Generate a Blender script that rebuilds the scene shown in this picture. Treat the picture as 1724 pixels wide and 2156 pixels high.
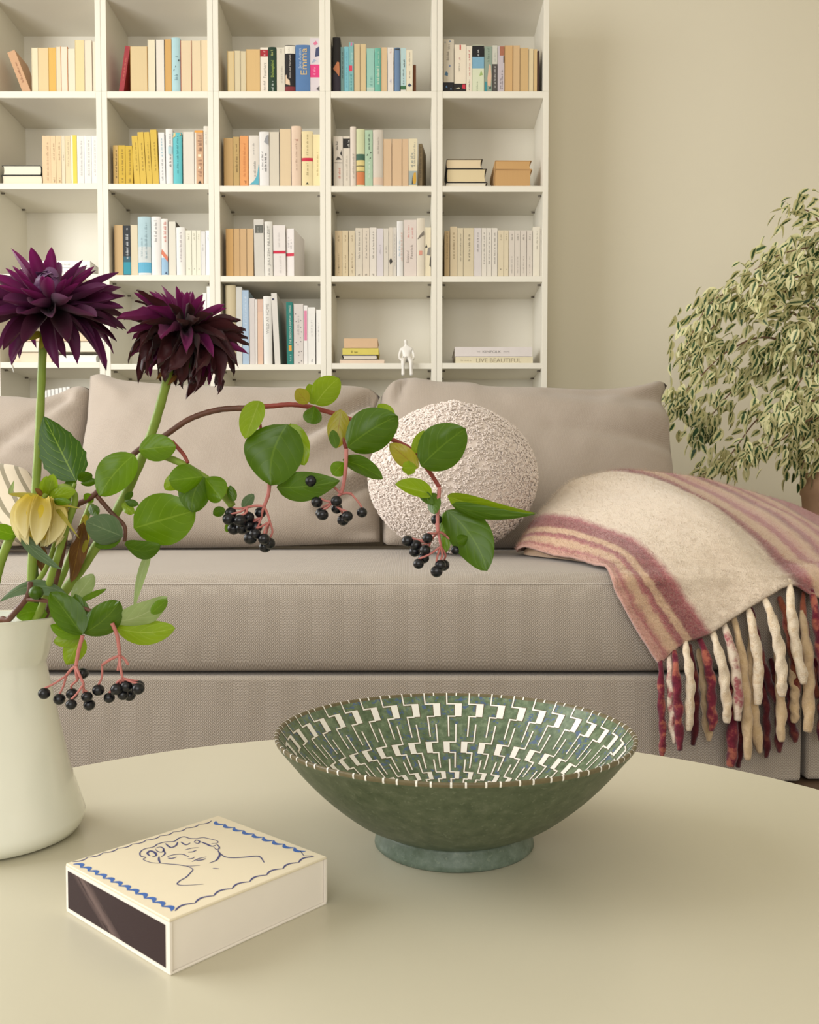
import bpy, bmesh, math, random
from mathutils import Vector, Matrix, noise
import numpy as np

for o in list(bpy.data.objects):
    bpy.data.objects.remove(o)
SC = bpy.context.scene
COL = SC.collection
R = math.radians

# ------------------------------------------------------------------ camera
F, CX, CY, PITCH, CAMZ = 1800.0, 862.0, 1167.0, R(2.3), 0.5
cam_d = bpy.data.cameras.new('camera')
cam = bpy.data.objects.new('camera', cam_d)
COL.objects.link(cam)
cam.location = (0, 0, CAMZ)
cam.rotation_euler = (R(90) - PITCH, 0, 0)
cam_d.sensor_fit = 'VERTICAL'
cam_d.sensor_height = 24.0
cam_d.sensor_width = 24.0
cam_d.lens = F / 2156.0 * 24.0
cam_d.shift_y = (CY - 1078.0) / 2156.0
cam_d.clip_start = 0.02
cam_d.dof.use_dof = True
cam_d.dof.focus_distance = 0.85
cam_d.dof.aperture_fstop = 20.0
SC.camera = cam
SC.view_settings.view_transform = 'Standard'
SC.view_settings.look = 'None'
SC.view_settings.exposure = 0.0
SC.view_settings.gamma = 1.0
SC.view_settings.use_curve_mapping = False

# ------------------------------------------------------------------ light
world = bpy.data.worlds.new('daylight')
SC.world = world
world.use_nodes = True
world.node_tree.nodes['Background'].inputs[0].default_value = (0.93, 0.96, 1.0, 1)
world.node_tree.nodes['Background'].inputs[1].default_value = 0.6

def area(name, loc, rot, sx, sy, power, col):
    d = bpy.data.lights.new(name, 'AREA')
    d.shape = 'RECTANGLE'; d.size = sx; d.size_y = sy; d.energy = power; d.color = col
    o = bpy.data.objects.new(name, d); COL.objects.link(o)
    o.location = loc; o.rotation_euler = rot
    return o
# daylight in the two window openings: the left wall's and the one behind the camera
area('window_daylight_side', (-2.42, 0.95, 1.55), (0, R(-90), 0), 2.1, 2.2, 93, (0.99, 0.99, 0.99))
area('window_daylight_behind', (-0.3, -2.42, 1.5), (R(90), 0, 0), 2.8, 1.9, 46, (1.0, 0.99, 0.97))

# ------------------------------------------------------------------ projection helpers (pixels of the 1724x2156 photograph)
_r = Vector((1, 0, 0)); _u = Vector((0, math.sin(PITCH), math.cos(PITCH))); _f = Vector((0, math.cos(PITCH), -math.sin(PITCH)))
def ray(u, v):
    return _r * ((u - CX) / F) + _u * (-(v - CY) / F) + _f
def at(u, v, Y):
    d = ray(u, v); return Vector((0, 0, CAMZ)) + d * (Y / d.y)
def onz(u, v, z):
    d = ray(u, v); return Vector((0, 0, CAMZ)) + d * ((z - CAMZ) / d.z)

def lin(c):
    out = []
    for x in c[:3]:
        x = x / 255.0
        out.append(x / 12.92 if x <= 0.04045 else ((x + 0.055) / 1.055) ** 2.4)
    return (out[0], out[1], out[2], 1.0)

# ------------------------------------------------------------------ materials
class NT:
    def __init__(s, name):
        s.m = bpy.data.materials.new(name); s.m.use_nodes = True
        s.t = s.m.node_tree; s.n = s.t.nodes
        s.b = s.n['Principled BSDF']; s.out = s.n['Material Output']
    def new(s, t, **kw):
        x = s.n.new(t)
        for k, v in kw.items(): setattr(x, k, v)
        return x
    def link(s, a, b): s.t.links.new(a, b)
    def math(s, op, a, b=None, c=None):
        x = s.n.new('ShaderNodeMath'); x.operation = op
        for i, q in enumerate((a, b, c)):
            if q is None: continue
            if isinstance(q, (int, float)): x.inputs[i].default_value = q
            else: s.link(q, x.inputs[i])
        return x.outputs[0]
    def mix(s, fac, a, b):
        x = s.n.new('ShaderNodeMix'); x.data_type = 'RGBA'
        for i, q in ((0, fac), (6, a), (7, b)):
            if isinstance(q, (int, float)): x.inputs[i].default_value = q
            elif isinstance(q, tuple): x.inputs[i].default_value = q
            else: s.link(q, x.inputs[i])
        return x.outputs[2]
    def noise(s, scale, detail=3, vec=None, rough=0.5):
        x = s.n.new('ShaderNodeTexNoise'); x.inputs['Scale'].default_value = scale
        x.inputs['Detail'].default_value = detail; x.inputs['Roughness'].default_value = rough
        if vec is not None: s.link(vec, x.inputs['Vector'])
        return x.outputs['Fac']
    def obj(s):
        return s.n.new('ShaderNodeTexCoord').outputs['Object']
    def uv(s):
        return s.n.new('ShaderNodeTexCoord').outputs['UV']
    def sep(s, vec):
        x = s.n.new('ShaderNodeSeparateXYZ'); s.link(vec, x.inputs[0]); return x.outputs
    def ramp(s, fac, stops, interp='LINEAR'):
        x = s.n.new('ShaderNodeValToRGB'); x.color_ramp.interpolation = interp
        e = x.color_ramp.elements
        while len(e) < len(stops): e.new(0.5)
        for i, (p, c) in enumerate(stops):
            e[i].position = p; e[i].color = c
        s.link(fac, x.inputs[0]); return x.outputs[0]
    def bump(s, h, strength, dist):
        x = s.n.new('ShaderNodeBump'); x.inputs['Strength'].default_value = strength
        x.inputs['Distance'].default_value = dist
        s.link(h, x.inputs['Height']); s.link(x.outputs[0], s.b.inputs['Normal'])
    def base(s, c):
        if isinstance(c, tuple): s.b.inputs['Base Color'].default_value = c
        else: s.link(c, s.b.inputs['Base Color'])
    def set(s, rough=0.5, spec=0.5, sheen=0, coat=0, metal=0, sss=0):
        s.b.inputs['Roughness'].default_value = rough
        s.b.inputs['Specular IOR Level'].default_value = spec
        s.b.inputs['Sheen Weight'].default_value = sheen
        s.b.inputs['Coat Weight'].default_value = coat
        s.b.inputs['Metallic'].default_value = metal

_MC = {}
def plain(rgb, rough=0.55, var=0.05, scale=60, spec=0.4, bump=0.0, coat=0.0, name=None):
    key = (rgb, rough, var, scale, spec, bump, coat)
    if key in _MC: return _MC[key]
    n = NT(name or 'surface_%d_%d_%d' % tuple(int(x) for x in rgb[:3]))
    c = lin(rgb)
    o = n.obj()
    f = n.noise(scale, 3, o)
    hi = tuple(min(1, x * (1 + var)) for x in c[:3]) + (1,)
    lo = tuple(x * (1 - var) for x in c[:3]) + (1,)
    n.base(n.mix(f, lo, hi))
    n.set(rough, spec, coat=coat)
    if bump: n.bump(n.noise(scale * 6, 4, o), bump, 0.001)
    _MC[key] = n.m
    return n.m

def paper(rgb):
    key = ('paper', rgb)
    if key in _MC: return _MC[key]
    n = NT('page_edges_%d_%d_%d' % rgb); o = n.sep(n.obj())
    comb = n.new('ShaderNodeCombineXYZ')
    n.link(n.math('MULTIPLY', o[0], 2600), comb.inputs[0]); n.link(n.math('MULTIPLY', o[2], 6), comb.inputs[2])
    f = n.noise(1.0, 2, comb.outputs[0])
    c = lin(rgb)
    n.base(n.mix(f, tuple(x * 0.88 for x in c[:3]) + (1,), tuple(min(1, x * 1.06) for x in c[:3]) + (1,)))
    n.set(0.85, 0.1)
    _MC[key] = n.m
    return n.m

def weave(name, c1, c2, colw=0.0075, pitch=0.0052, strength=0.5, mixz=1.0):
    """herringbone fabric: columns of small V stitches"""
    n = NT(name); s = n.sep(n.obj())
    x = n.math('MULTIPLY', s[0], 1.0 / colw)
    w = n.math('MULTIPLY', n.math('ADD', s[2], n.math('MULTIPLY', s[1], mixz)), 1.0 / pitch)
    p = n.math('PINGPONG', x, 0.5)
    f = n.math('FRACT', n.math('ADD', w, n.math('MULTIPLY', p, 2.0)))
    tri = n.math('PINGPONG', n.math('MULTIPLY', f, 2.0), 1.0)
    edge = n.math('PINGPONG', n.math('MULTIPLY', x, 2.0), 0.5)
    h = n.math('MULTIPLY', tri, n.math('SMOOTH_MIN', 1.0, n.math('ADD', 0.35, n.math('MULTIPLY', edge, 2.2)), 0.1))
    o = n.obj()
    cl = n.noise(9, 3, o); fine = n.noise(900, 2, o)
    fac = n.math('ADD', n.math('MULTIPLY', h, 0.75), n.math('MULTIPLY', fine, 0.3))
    a = n.mix(fac, lin(c2), lin(c1))
    dk = tuple(q * 0.93 for q in lin(c1)[:3]) + (1,)
    n.base(n.mix(n.math('MULTIPLY', cl, 0.25), a, dk))
    n.set(0.95, 0.1, sheen=0.25)
    n.bump(fac, strength, 0.0012)
    return n.m

# ------------------------------------------------------------------ object helpers
def prop(o, label=None, cat=None, group=None, kind=None):
    if label: o['label'] = label
    if cat: o['category'] = cat
    if group: o['group'] = group
    if kind: o['kind'] = kind
    return o
def thing(name, label, cat, loc=(0, 0, 0), group=None, rot=None):
    o = bpy.data.objects.new(name, None); COL.objects.link(o)
    o.location = loc; o.empty_display_size = 0.02
    if rot: o.rotation_euler = rot
    return prop(o, label, cat, group)
def ploc(parent):
    l = Vector((0, 0, 0))
    while parent is not None:
        l = l + parent.location; parent = parent.parent
    return l
def mesh(name, V, Fc, mat, parent=None, loc=None, smooth=True, uv=None, local=False):
    """V in world coordinates; the object's origin is loc (or its parent's origin)"""
    off = Vector((0, 0, 0))
    if not local: off = ploc(parent) + (Vector(loc) if loc is not None else Vector((0, 0, 0)))
    me = bpy.data.meshes.new(name)
    me.from_pydata([tuple(Vector(p) - off) for p in V], [], [tuple(f) for f in Fc])
    if uv is not None:
        l = me.uv_layers.new(name='UVMap')
        for lp in me.loops: l.data[lp.index].uv = uv[lp.vertex_index]
    if smooth: me.polygons.foreach_set('use_smooth', [True] * len(me.polygons))
    for m in (mat if isinstance(mat, (list, tuple)) else [mat]): me.materials.append(m)
    o = bpy.data.objects.new(name, me); COL.objects.link(o)
    if parent is not None: o.parent = parent
    if loc is not None: o.location = loc
    return o
def boxvf(x0, x1, y0, y1, z0, z1):
    V = [(x0, y0, z0), (x1, y0, z0), (x1, y1, z0), (x0, y1, z0), (x0, y0, z1), (x1, y0, z1), (x1, y1, z1), (x0, y1, z1)]
    Fc = [(0, 3, 2, 1), (4, 5, 6, 7), (0, 1, 5, 4), (1, 2, 6, 5), (2, 3, 7, 6), (3, 0, 4, 7)]
    return V, Fc
def merge(parts):
    V, Fc = [], []
    for v, f in parts:
        k = len(V); V += list(v); Fc += [tuple(i + k for i in q) for q in f]
    return V, Fc
def box(name, x0, x1, y0, y1, z0, z1, mat, parent=None, bevel=0.0, seg=2, loc=None, local=False):
    V, Fc = boxvf(x0, x1, y0, y1, z0, z1)
    if bevel > 0:
        bm = bmesh.new()
        vs = [bm.verts.new(p) for p in V]
        for q in Fc: bm.faces.new([vs[i] for i in q])
        bmesh.ops.bevel(bm, geom=list(bm.edges), offset=bevel, segments=seg, affect='EDGES', profile=0.5)
        bm.verts.ensure_lookup_table()
        V = [v.co[:] for v in bm.verts]
        for i, v in enumerate(bm.verts): v.index = i
        Fc = [[v.index for v in f.verts] for f in bm.faces]
        bm.free()
    o = mesh(name, V, Fc, mat, parent, loc, smooth=False, local=local)
    return o
def lathe(profile, n=64, center=(0, 0), closed=False):
    V, Fc = [], []
    m = len(profile)
    for (r, z) in profile:
        for k in range(n):
            a = 2 * math.pi * k / n
            V.append((center[0] + r * math.cos(a), center[1] + r * math.sin(a), z))
    for i in range(m if closed else m - 1):
        j = (i + 1) % m
        for k in range(n):
            k2 = (k + 1) % n
            Fc.append((i * n + k, i * n + k2, j * n + k2, j * n + k))
    return V, Fc
def frames(P):
    T = []
    for i in range(len(P)):
        a = P[max(0, i - 1)]; b = P[min(len(P) - 1, i + 1)]
        T.append((b - a).normalized() if (b - a).length > 1e-9 else Vector((0, 0, 1)))
    n = T[0].orthogonal().normalized(); N = []
    for t in T:
        n = (n - t * n.dot(t))
        n = n.normalized() if n.length > 1e-6 else t.orthogonal().normalized()
        N.append(n)
    return T, N
def tube(P, rad, n=8, cap=True):
    P = [Vector(p) for p in P]
    if not isinstance(rad, (list, tuple)): rad = [rad] * len(P)
    T, N = frames(P)
    V, Fc = [], []
    for p, t, nn, r in zip(P, T, N, rad):
        b = t.cross(nn)
        for k in range(n):
            a = 2 * math.pi * k / n
            V.append(p + nn * (r * math.cos(a)) + b * (r * math.sin(a)))
    for i in range(len(P) - 1):
        for k in range(n):
            k2 = (k + 1) % n
            Fc.append((i * n + k, i * n + k2, (i + 1) * n + k2, (i + 1) * n + k))
    if cap:
        Fc.append(tuple(range(n - 1, -1, -1))); Fc.append(tuple((len(P) - 1) * n + k for k in range(n)))
    return V, Fc
def spline(P, m=8):
    """Catmull-Rom through vectors"""
    P = [Vector(p) for p in P]
    if len(P) < 3: return [P[0].lerp(P[-1], i / m) for i in range(m + 1)]
    out = []
    for i in range(len(P) - 1):
        p0 = P[max(0, i - 1)]; p1 = P[i]; p2 = P[i + 1]; p3 = P[min(len(P) - 1, i + 2)]
        for k in range(m):
            t = k / m
            out.append(0.5 * ((2 * p1) + (p2 - p0) * t + (2 * p0 - 5 * p1 + 4 * p2 - p3) * t * t + (3 * p1 - p0 - 3 * p2 + p3) * t ** 3))
    out.append(P[-1]); return out
def icos(c, r, sub=2, squash=1.0):
    bm = bmesh.new(); bmesh.ops.create_icosphere(bm, subdivisions=sub, radius=r)
    V = [(c[0] + v.co.x, c[1] + v.co.y, c[2] + v.co.z * squash) for v in bm.verts]
    for i, v in enumerate(bm.verts): v.index = i
    Fc = [[v.index for v in f.verts] for f in bm.faces]; bm.free()
    return V, Fc
_TX = {}
def text_vf(body):
    """flat lettering: vertices normalised to height of a capital = 1, starting at x = 0"""
    if body in _TX: return _TX[body]
    cu = bpy.data.curves.new('lettering', 'FONT'); cu.body = body; cu.size = 1.0; cu.resolution_u = 3
    o = bpy.data.objects.new('lettering', cu); COL.objects.link(o)
    dg = bpy.context.evaluated_depsgraph_get()
    me = bpy.data.meshes.new_from_object(o.evaluated_get(dg))
    V = [v.co.copy() for v in me.vertices]; Fc = [tuple(p.vertices) for p in me.polygons]
    bpy.data.objects.remove(o); bpy.data.curves.remove(cu); bpy.data.meshes.remove(me)
    x0 = min(v.x for v in V); x1 = max(v.x for v in V)
    V = [((v.x - x0), v.y) for v in V]
    _TX[body] = (V, Fc, x1 - x0)
    return _TX[body]
TEXTS = ['Emma', 'Jane Austen', 'JULI ZEH', 'NULLZEIT', 'WILD AT HOME', 'THE DESIGN OF EVERYDAY THINGS', 'Dschungelkind', 'Feuerherz',
         'Stolz und Vorurteil', 'LIVE BEAUTIFUL', 'THE', 'KINFOLK', 'HOME', 'Patrick', 'Süskind']
for _t in TEXTS: text_vf(_t)

# ================================================================== the room
wall_paint = plain((232, 225, 204), 0.9, 0.012, 3, 0.2, name='wall_paint_warm_beige')
ceil_paint = plain((235, 230, 220), 0.9, 0.01, 3, 0.2)
def floor_mat():
    n = NT('oak_floor'); s = n.sep(n.obj())
    comb = n.new('ShaderNodeCombineXYZ'); n.link(n.math('MULTIPLY', s[0], 18), comb.inputs[0]); n.link(n.math('MULTIPLY', s[1], 1.5), comb.inputs[1])
    f = n.noise(2.0, 5, comb.outputs[0])
    n.base(n.mix(f, lin((84, 66, 50)), lin((112, 90, 70)))); n.set(0.45, 0.4); return n.m
def struct(name, V, Fc, m):
    return prop(mesh(name, V, Fc, m, smooth=False), kind='structure')
XL, XR, YF, YB, ZC = -2.4, 2.4, -2.4, 3.40, 2.85
fl = struct('floor', *boxvf(XL - 0.1, XR + 0.1, YF - 0.1, YB + 0.1, -0.06, -0.012), plain((140, 105, 72), 0.6))
fm = floor_mat()
for i in range(25):                                  # floorboards
    x = XL + i * 0.192
    box('plank', x + 0.001, x + 0.191, YF, YB, -0.012, 0.0, fm, fl)
struct('ceiling', *boxvf(XL - 0.1, XR + 0.1, YF - 0.1, YB + 0.1, ZC, ZC + 0.08), ceil_paint)
struct('wall_back', *boxvf(XL - 0.1, XR + 0.1, YB, YB + 0.1, 0, ZC), wall_paint)
struct('wall_right', *boxvf(XR, XR + 0.1, YF, YB, 0, ZC), wall_paint)
struct('wall_left', *merge([boxvf(XL - 0.1, XL, YF, -0.15, 0, ZC), boxvf(XL - 0.1, XL, 2.05, YB, 0, ZC),
                           boxvf(XL - 0.1, XL, -0.15, 2.05, 0, 0.5), boxvf(XL - 0.1, XL, -0.15, 2.05, 2.6, ZC)]), wall_paint)
struct('wall_front', *merge([boxvf(XL, -1.7, YF - 0.1, YF, 0, ZC), boxvf(1.1, XR, YF - 0.1, YF, 0, ZC),
                            boxvf(-1.7, 1.1, YF - 0.1, YF, 0, 0.55), boxvf(-1.7, 1.1, YF - 0.1, YF, 2.45, ZC)]), wall_paint)
wf = plain((240, 238, 232), 0.5, 0.02)
w1 = struct('window_1', *merge([boxvf(XL - 0.09, XL - 0.04, y, y + 0.05, 0.5, 2.6) for y in (-0.15, 0.92, 2.0)] +
                              [boxvf(XL - 0.09, XL - 0.04, -0.15, 2.05, z, z + 0.05) for z in (0.5, 1.9, 2.55)]), wf)
w2 = struct('window_2', *merge([boxvf(x, x + 0.05, YF - 0.09, YF - 0.04, 0.55, 2.45) for x in (-1.7, -0.325, 1.05)] +
                              [boxvf(-1.7, 1.1, YF - 0.09, YF - 0.04, z, z + 0.05) for z in (0.55, 2.4)]), wf)
struct('baseboard_back', *boxvf(0.51, XR, YB - 0.015, YB, 0, 0.09), wf)
# ================================================================== bookcases
white_lam = plain((236, 231, 216), 0.45, 0.012, 5, 0.4, name='white_laminate')
pin_metal = plain((120, 112, 100), 0.4, 0.05, 80)
BY0, BY1 = 3.12, 3.365
XB = [-1.5014, -1.1014, -0.7014, -0.3014, 0.0986, 0.4986]
PT = 0.0195
JOINT = at(690, 192.0, BY0).z
EXT_TOP = at(690, -4.0, BY0).z
SHELF_V = [[206, 398, 588.5, 774.5], [206, 398.8, 591, 778], [206, 403.5, 593, 779], [206, 403.8, 593.2, 776.7], [206.3, 403.7, 593.5, 776.2]]
ORD = ['fifth bookcase from bare wall', 'fourth bookcase from bare wall', 'third bookcase from bare wall', 'second bookcase from bare wall', 'bookcase beside bare wall']
BCL = ['tall white bookcase farthest from the bare wall', 'tall white bookcase, fourth from the bare wall', 'tall white bookcase, third from the bare wall',
       'tall white bookcase, second from the bare wall', 'tall white bookcase standing directly beside the bare wall']
EXL = [l.replace('tall white bookcase', 'low white top unit on bookcase') for l in BCL]
SH = []                                                     # top surface of every shelf, by column
for c in range(5):
    xa, xb = XB[c] + 0.0004, XB[c + 1] - 0.0004
    t = thing('bookcase', BCL[c], 'bookcase', ((xa + xb) / 2, BY0, 0), 'white bookcases in a row')
    for x in (xa, xb - PT):
        box('side_panel', x, x + PT, BY0, BY1, 0, JOINT, white_lam, t, 0.0007, 1)
    box('back_panel', xa + PT, xb - PT, BY1 - 0.004, BY1, 0.03, JOINT, white_lam, t)
    tops = []
    for r in range(4):
        zb = at(690, SHELF_V[c][r], BY0).z
        if r == 0: zt = JOINT
        else: zt = zb + 0.0205
        box('top_panel' if r == 0 else 'shelf', xa + PT, xb - PT, BY0 + 0.0006, BY1 - 0.004, zb, zt, white_lam, t, 0.0007, 1)
        tops.append(zt)
        if r > 0:
            for xx in (xa + PT + 0.006, xb - PT - 0.006):
                for yy in (BY0 + 0.035, BY1 - 0.045):
                    V, Fc = tube([(xx - 0.006, yy, zb - 0.003), (xx + 0.006, yy, zb - 0.003)], 0.003, 8)
                    mesh('shelf_pin', V, Fc, pin_metal, t)
    for zz in (tops[3] - 0.335, tops[3] - 0.67):
        box('shelf', xa + PT, xb - PT, BY0 + 0.0006, BY1 - 0.004, zz - 0.0205, zz, white_lam, t, 0.0007, 1)
        tops.append(zz)
    box('bottom_panel', xa + PT, xb - PT, BY0, BY1 - 0.004, 0.07, 0.0905, white_lam, t)
    box('plinth', xa + PT, xb - PT, BY0 + 0.01, BY0 + 0.026, 0, 0.07, white_lam, t)
    SH.append(tops)
    e = thing('bookcase_top_unit', EXL[c], 'bookcase', ((xa + xb) / 2, BY0, JOINT), 'top units on the bookcases')
    for x in (xa, xb - PT):
        box('side_panel', x, x + PT, BY0, BY1, JOINT + 0.0006, EXT_TOP + 0.02, white_lam, e, 0.0007, 1)
    box('back_panel', xa + PT, xb - PT, BY1 - 0.004, BY1, JOINT + 0.0006, EXT_TOP, white_lam, e)
    box('top_panel', xa + PT, xb - PT, BY0, BY1 - 0.004, EXT_TOP, EXT_TOP + 0.02, white_lam, e)

# ================================================================== books
ROWN = ['on top shelf', 'on second shelf', 'on third shelf', 'on fourth shelf', 'on fifth shelf']
rb = random.Random(5)
BLAB = {}
def blabel(desc, row, col):
    return '%s %s, %s' % (desc, ROWN[row], ORD[col])
def title_part(t, body, colr, w, h, cap, zc, xc, dirn='up', yoff=-0.0005, stretch=1.0, xlen=None):
    V, Fc, L = text_vf(body)
    k = cap / 0.73
    if xlen: stretch = xlen / (L * k)
    out = []
    for (x, y) in V:
        a = (x - L / 2) * k * stretch; b = (y - 0.36) * k
        if dirn == 'up': out.append((xc - b, yoff, zc + a))
        elif dirn == 'down': out.append((xc + b, yoff, zc - a))
        else: out.append((xc + a, yoff, zc + b))
    mesh('title', out, Fc, plain(colr, 0.5, 0.02), t, smooth=False, local=True)
def marks_part(t, colr, w, z0, z1, xc, cap, seed, yoff=-0.0005, flat=False):
    """too blurred to read in the photograph: small upright strokes in word-like runs"""
    r = random.Random(seed); V, Fc = [], []
    z = z0
    while z < z1:
        n = r.randint(3, 9)
        for k in range(n):
            if z > z1: break
            hh = cap * r.choice((0.55, 0.6, 0.6, 0.95)); ww = r.uniform(0.0006, 0.0012)
            if flat: q = boxvf(z, z + ww, yoff, yoff + 0.0001, xc - cap / 2, xc - cap / 2 + hh)
            else: q = boxvf(xc + cap / 2 - hh, xc + cap / 2, yoff, yoff + 0.0001, z, z + ww)
            V2, F2 = q; kk = len(V); V += V2; Fc += [tuple(i + kk for i in f) for f in F2]
            z += ww + r.uniform(0.0005, 0.0012)
        z += r.uniform(0.002, 0.005)
    if V: mesh('title_print', V, Fc, plain(colr, 0.5, 0.02), t, smooth=False, local=True)

def book(row, col, u0, u1, vt, kind, rgb, desc, u0t=None, u1t=None, set_=0.022, dep=None, pages=(232, 220, 194), rnd=0.0, bands=(), title=None, marks=None, deco=None, yaw=0.0, cover=None, group=None):
    Yf = BY0 + set_
    zb = SH[col][row] + 0.0004
    def px(u, z):                       # x of pixel column u on the spine plane at height z
        dep_ = Yf * math.cos(PITCH) - (z - CAMZ) * math.sin(PITCH)
        return (u - CX) / F * dep_
    zt = at((u0 + u1) / 2, vt, Yf).z
    x0, x1 = px(u0, zb), px(u1, zb)
    lo_, hi_ = XB[col] + PT + 0.0012, XB[col + 1] - PT - 0.0012
    x0 = max(x0, lo_); x1 = min(x1, hi_)
    if u0t is None: u0t, u1t = u0, u1; lean = False
    else: lean = True
    xt0, xt1 = px(u0t, zt), px(u1t, zt)
    h = zt - zb
    w = (x1 - x0) - 0.0005
    ang = 0.0
    if lean:
        ang = math.atan2(((xt0 + xt1) - (x0 + x1)) / 2, h)
        w *= math.cos(ang) ; h = h / math.cos(ang) - abs(math.sin(ang)) * w * 0.5
    dep = dep or min(0.205, max(0.105, h * 0.66 * rb.uniform(0.94, 1.03)))
    dep = min(dep, BY1 - 0.006 - Yf)
    lab = blabel(desc, row, col)
    t = thing('book', lab, 'book', (x0, Yf, zb), group or 'books %s, %s' % (ROWN[row], ORD[col]))
    if lean:
        if ang > 0: t.location = (x0 + 0.0002, Yf, zb + math.sin(ang) * w)
        else: t.location = (x0 + 0.0002, Yf, zb)
        t.rotation_euler = (0, ang, 0)
    if yaw: t.rotation_euler = (0, 0, yaw)
    tc = 0.0011 if w > 0.006 else 0.0006
    cm = plain(cover if cover else rgb, 0.5, 0.04, 40, 0.35)
    if kind == 'p':
        cc = plain(cover if cover else tuple(int(q * 0.94) for q in rgb), 0.6, 0.04, 40, 0.3)
        mesh('cover', *merge([boxvf(0, tc, 0, dep, 0, h), boxvf(w - tc, w, 0, dep, 0, h), boxvf(tc, w - tc, dep - tc, dep, 0, h)]), cc, t, smooth=False, local=True)
        mesh('pages', *boxvf(tc, w - tc, 0.0008, dep - tc - 0.0002, 0.0006, h - 0.0009), paper(rgb), t, smooth=False, local=True)
    else:
        n = 8; prof = []
        for i in range(n + 1):
            q = i / n
            prof.append((w * q, -rnd * math.sin(math.pi * q) ** 0.7 if rnd else 0.0))
        V, Fc = [], []
        for (x, y) in prof: V += [(x, y, 0), (x, y, h)]
        for (x, y) in reversed(prof): V += [(min(max(x, tc), w - tc), y + tc, 0), (min(max(x, tc), w - tc), y + tc, h)]
        m = len(V) // 2
        for i in range(m):
            j = (i + 1) % m
            Fc.append((2 * i, 2 * j, 2 * j + 1, 2 * i + 1))
        for i in range(n):
            Fc.append((2 * i + 1, 2 * (i + 1) + 1, 2 * (m - 2 - i) + 1, 2 * (m - 1 - i) + 1))
            Fc.append((2 * i, 2 * (m - 1 - i), 2 * (m - 2 - i), 2 * (i + 1)))
        V2, F2 = merge([(V, Fc), boxvf(0, tc, tc, dep, 0, h), boxvf(w - tc, w, tc, dep, 0, h)])
        mesh('cover', V2, F2, cm, t, smooth=False, local=True)
        mesh('pages', *boxvf(tc, w - tc, tc + 0.0003, dep - 0.002, 0.0012, h - 0.0018), paper(pages), t, smooth=False, local=True)
    yo = -rnd - 0.0004
    def zz(v): return at((u0 + u1) / 2, v, Yf).z - zb
    for bnd in bands:                    # (v_top, v_bottom, colour[, x0, x1])
        va, vb2, bc = bnd[:3]
        q0, q1 = (bnd[3], bnd[4]) if len(bnd) > 4 else (0.0, 1.0)
        n = 6; V = []; Fc = []
        za, zc2 = max(0.0003, zz(vb2)), min(h - 0.0003, zz(va))
        for i in range(n + 1):
            q = q0 + (q1 - q0) * i / n
            y = -(rnd * math.sin(math.pi * q) ** 0.7 if rnd else 0.0) - 0.00025
            V += [(w * q, y, za), (w * q, y, zc2)]
        for i in range(n): Fc.append((2 * i, 2 * i + 2, 2 * i + 3, 2 * i + 1))
        mesh('spine_band', V, Fc, plain(bc, 0.5, 0.06, 120), t, smooth=False, local=True)
    if title:
        for ti in title:                 # (text, colour, cap as fraction of w, v_start(bottom), v_end(top), x frac)
            body, tcol, capf, va, vb2, xf = ti[:6]
            dr = ti[6] if len(ti) > 6 else 'up'
            za, zb2 = zz(va), zz(vb2)
            title_part(t, body, tcol, w, h, capf * w, (za + zb2) / 2, xf * w, dr, yo - 0.0002, xlen=abs(zb2 - za))
    if marks:
        for i, mk in enumerate(marks):   # (colour, cap frac, v_bottom, v_top, x frac)
            mc, capf, va, vb2, xf = mk
            marks_part(t, mc, w, max(0.003, zz(va)), min(h - 0.003, zz(vb2)), xf * w, capf * w, int(u0 * 7 + i), yo)
    if deco:                             # small printed shapes: list of (colour, [(xfrac, v), ...])
        for dc, pts in deco:
            V = [(x * w, yo - 0.00015, zz(v)) for x, v in pts]
            mesh('spine_print', V, [tuple(range(len(V)))], plain(dc, 0.5, 0.06, 150), t, smooth=False, local=True)
    return t

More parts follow.
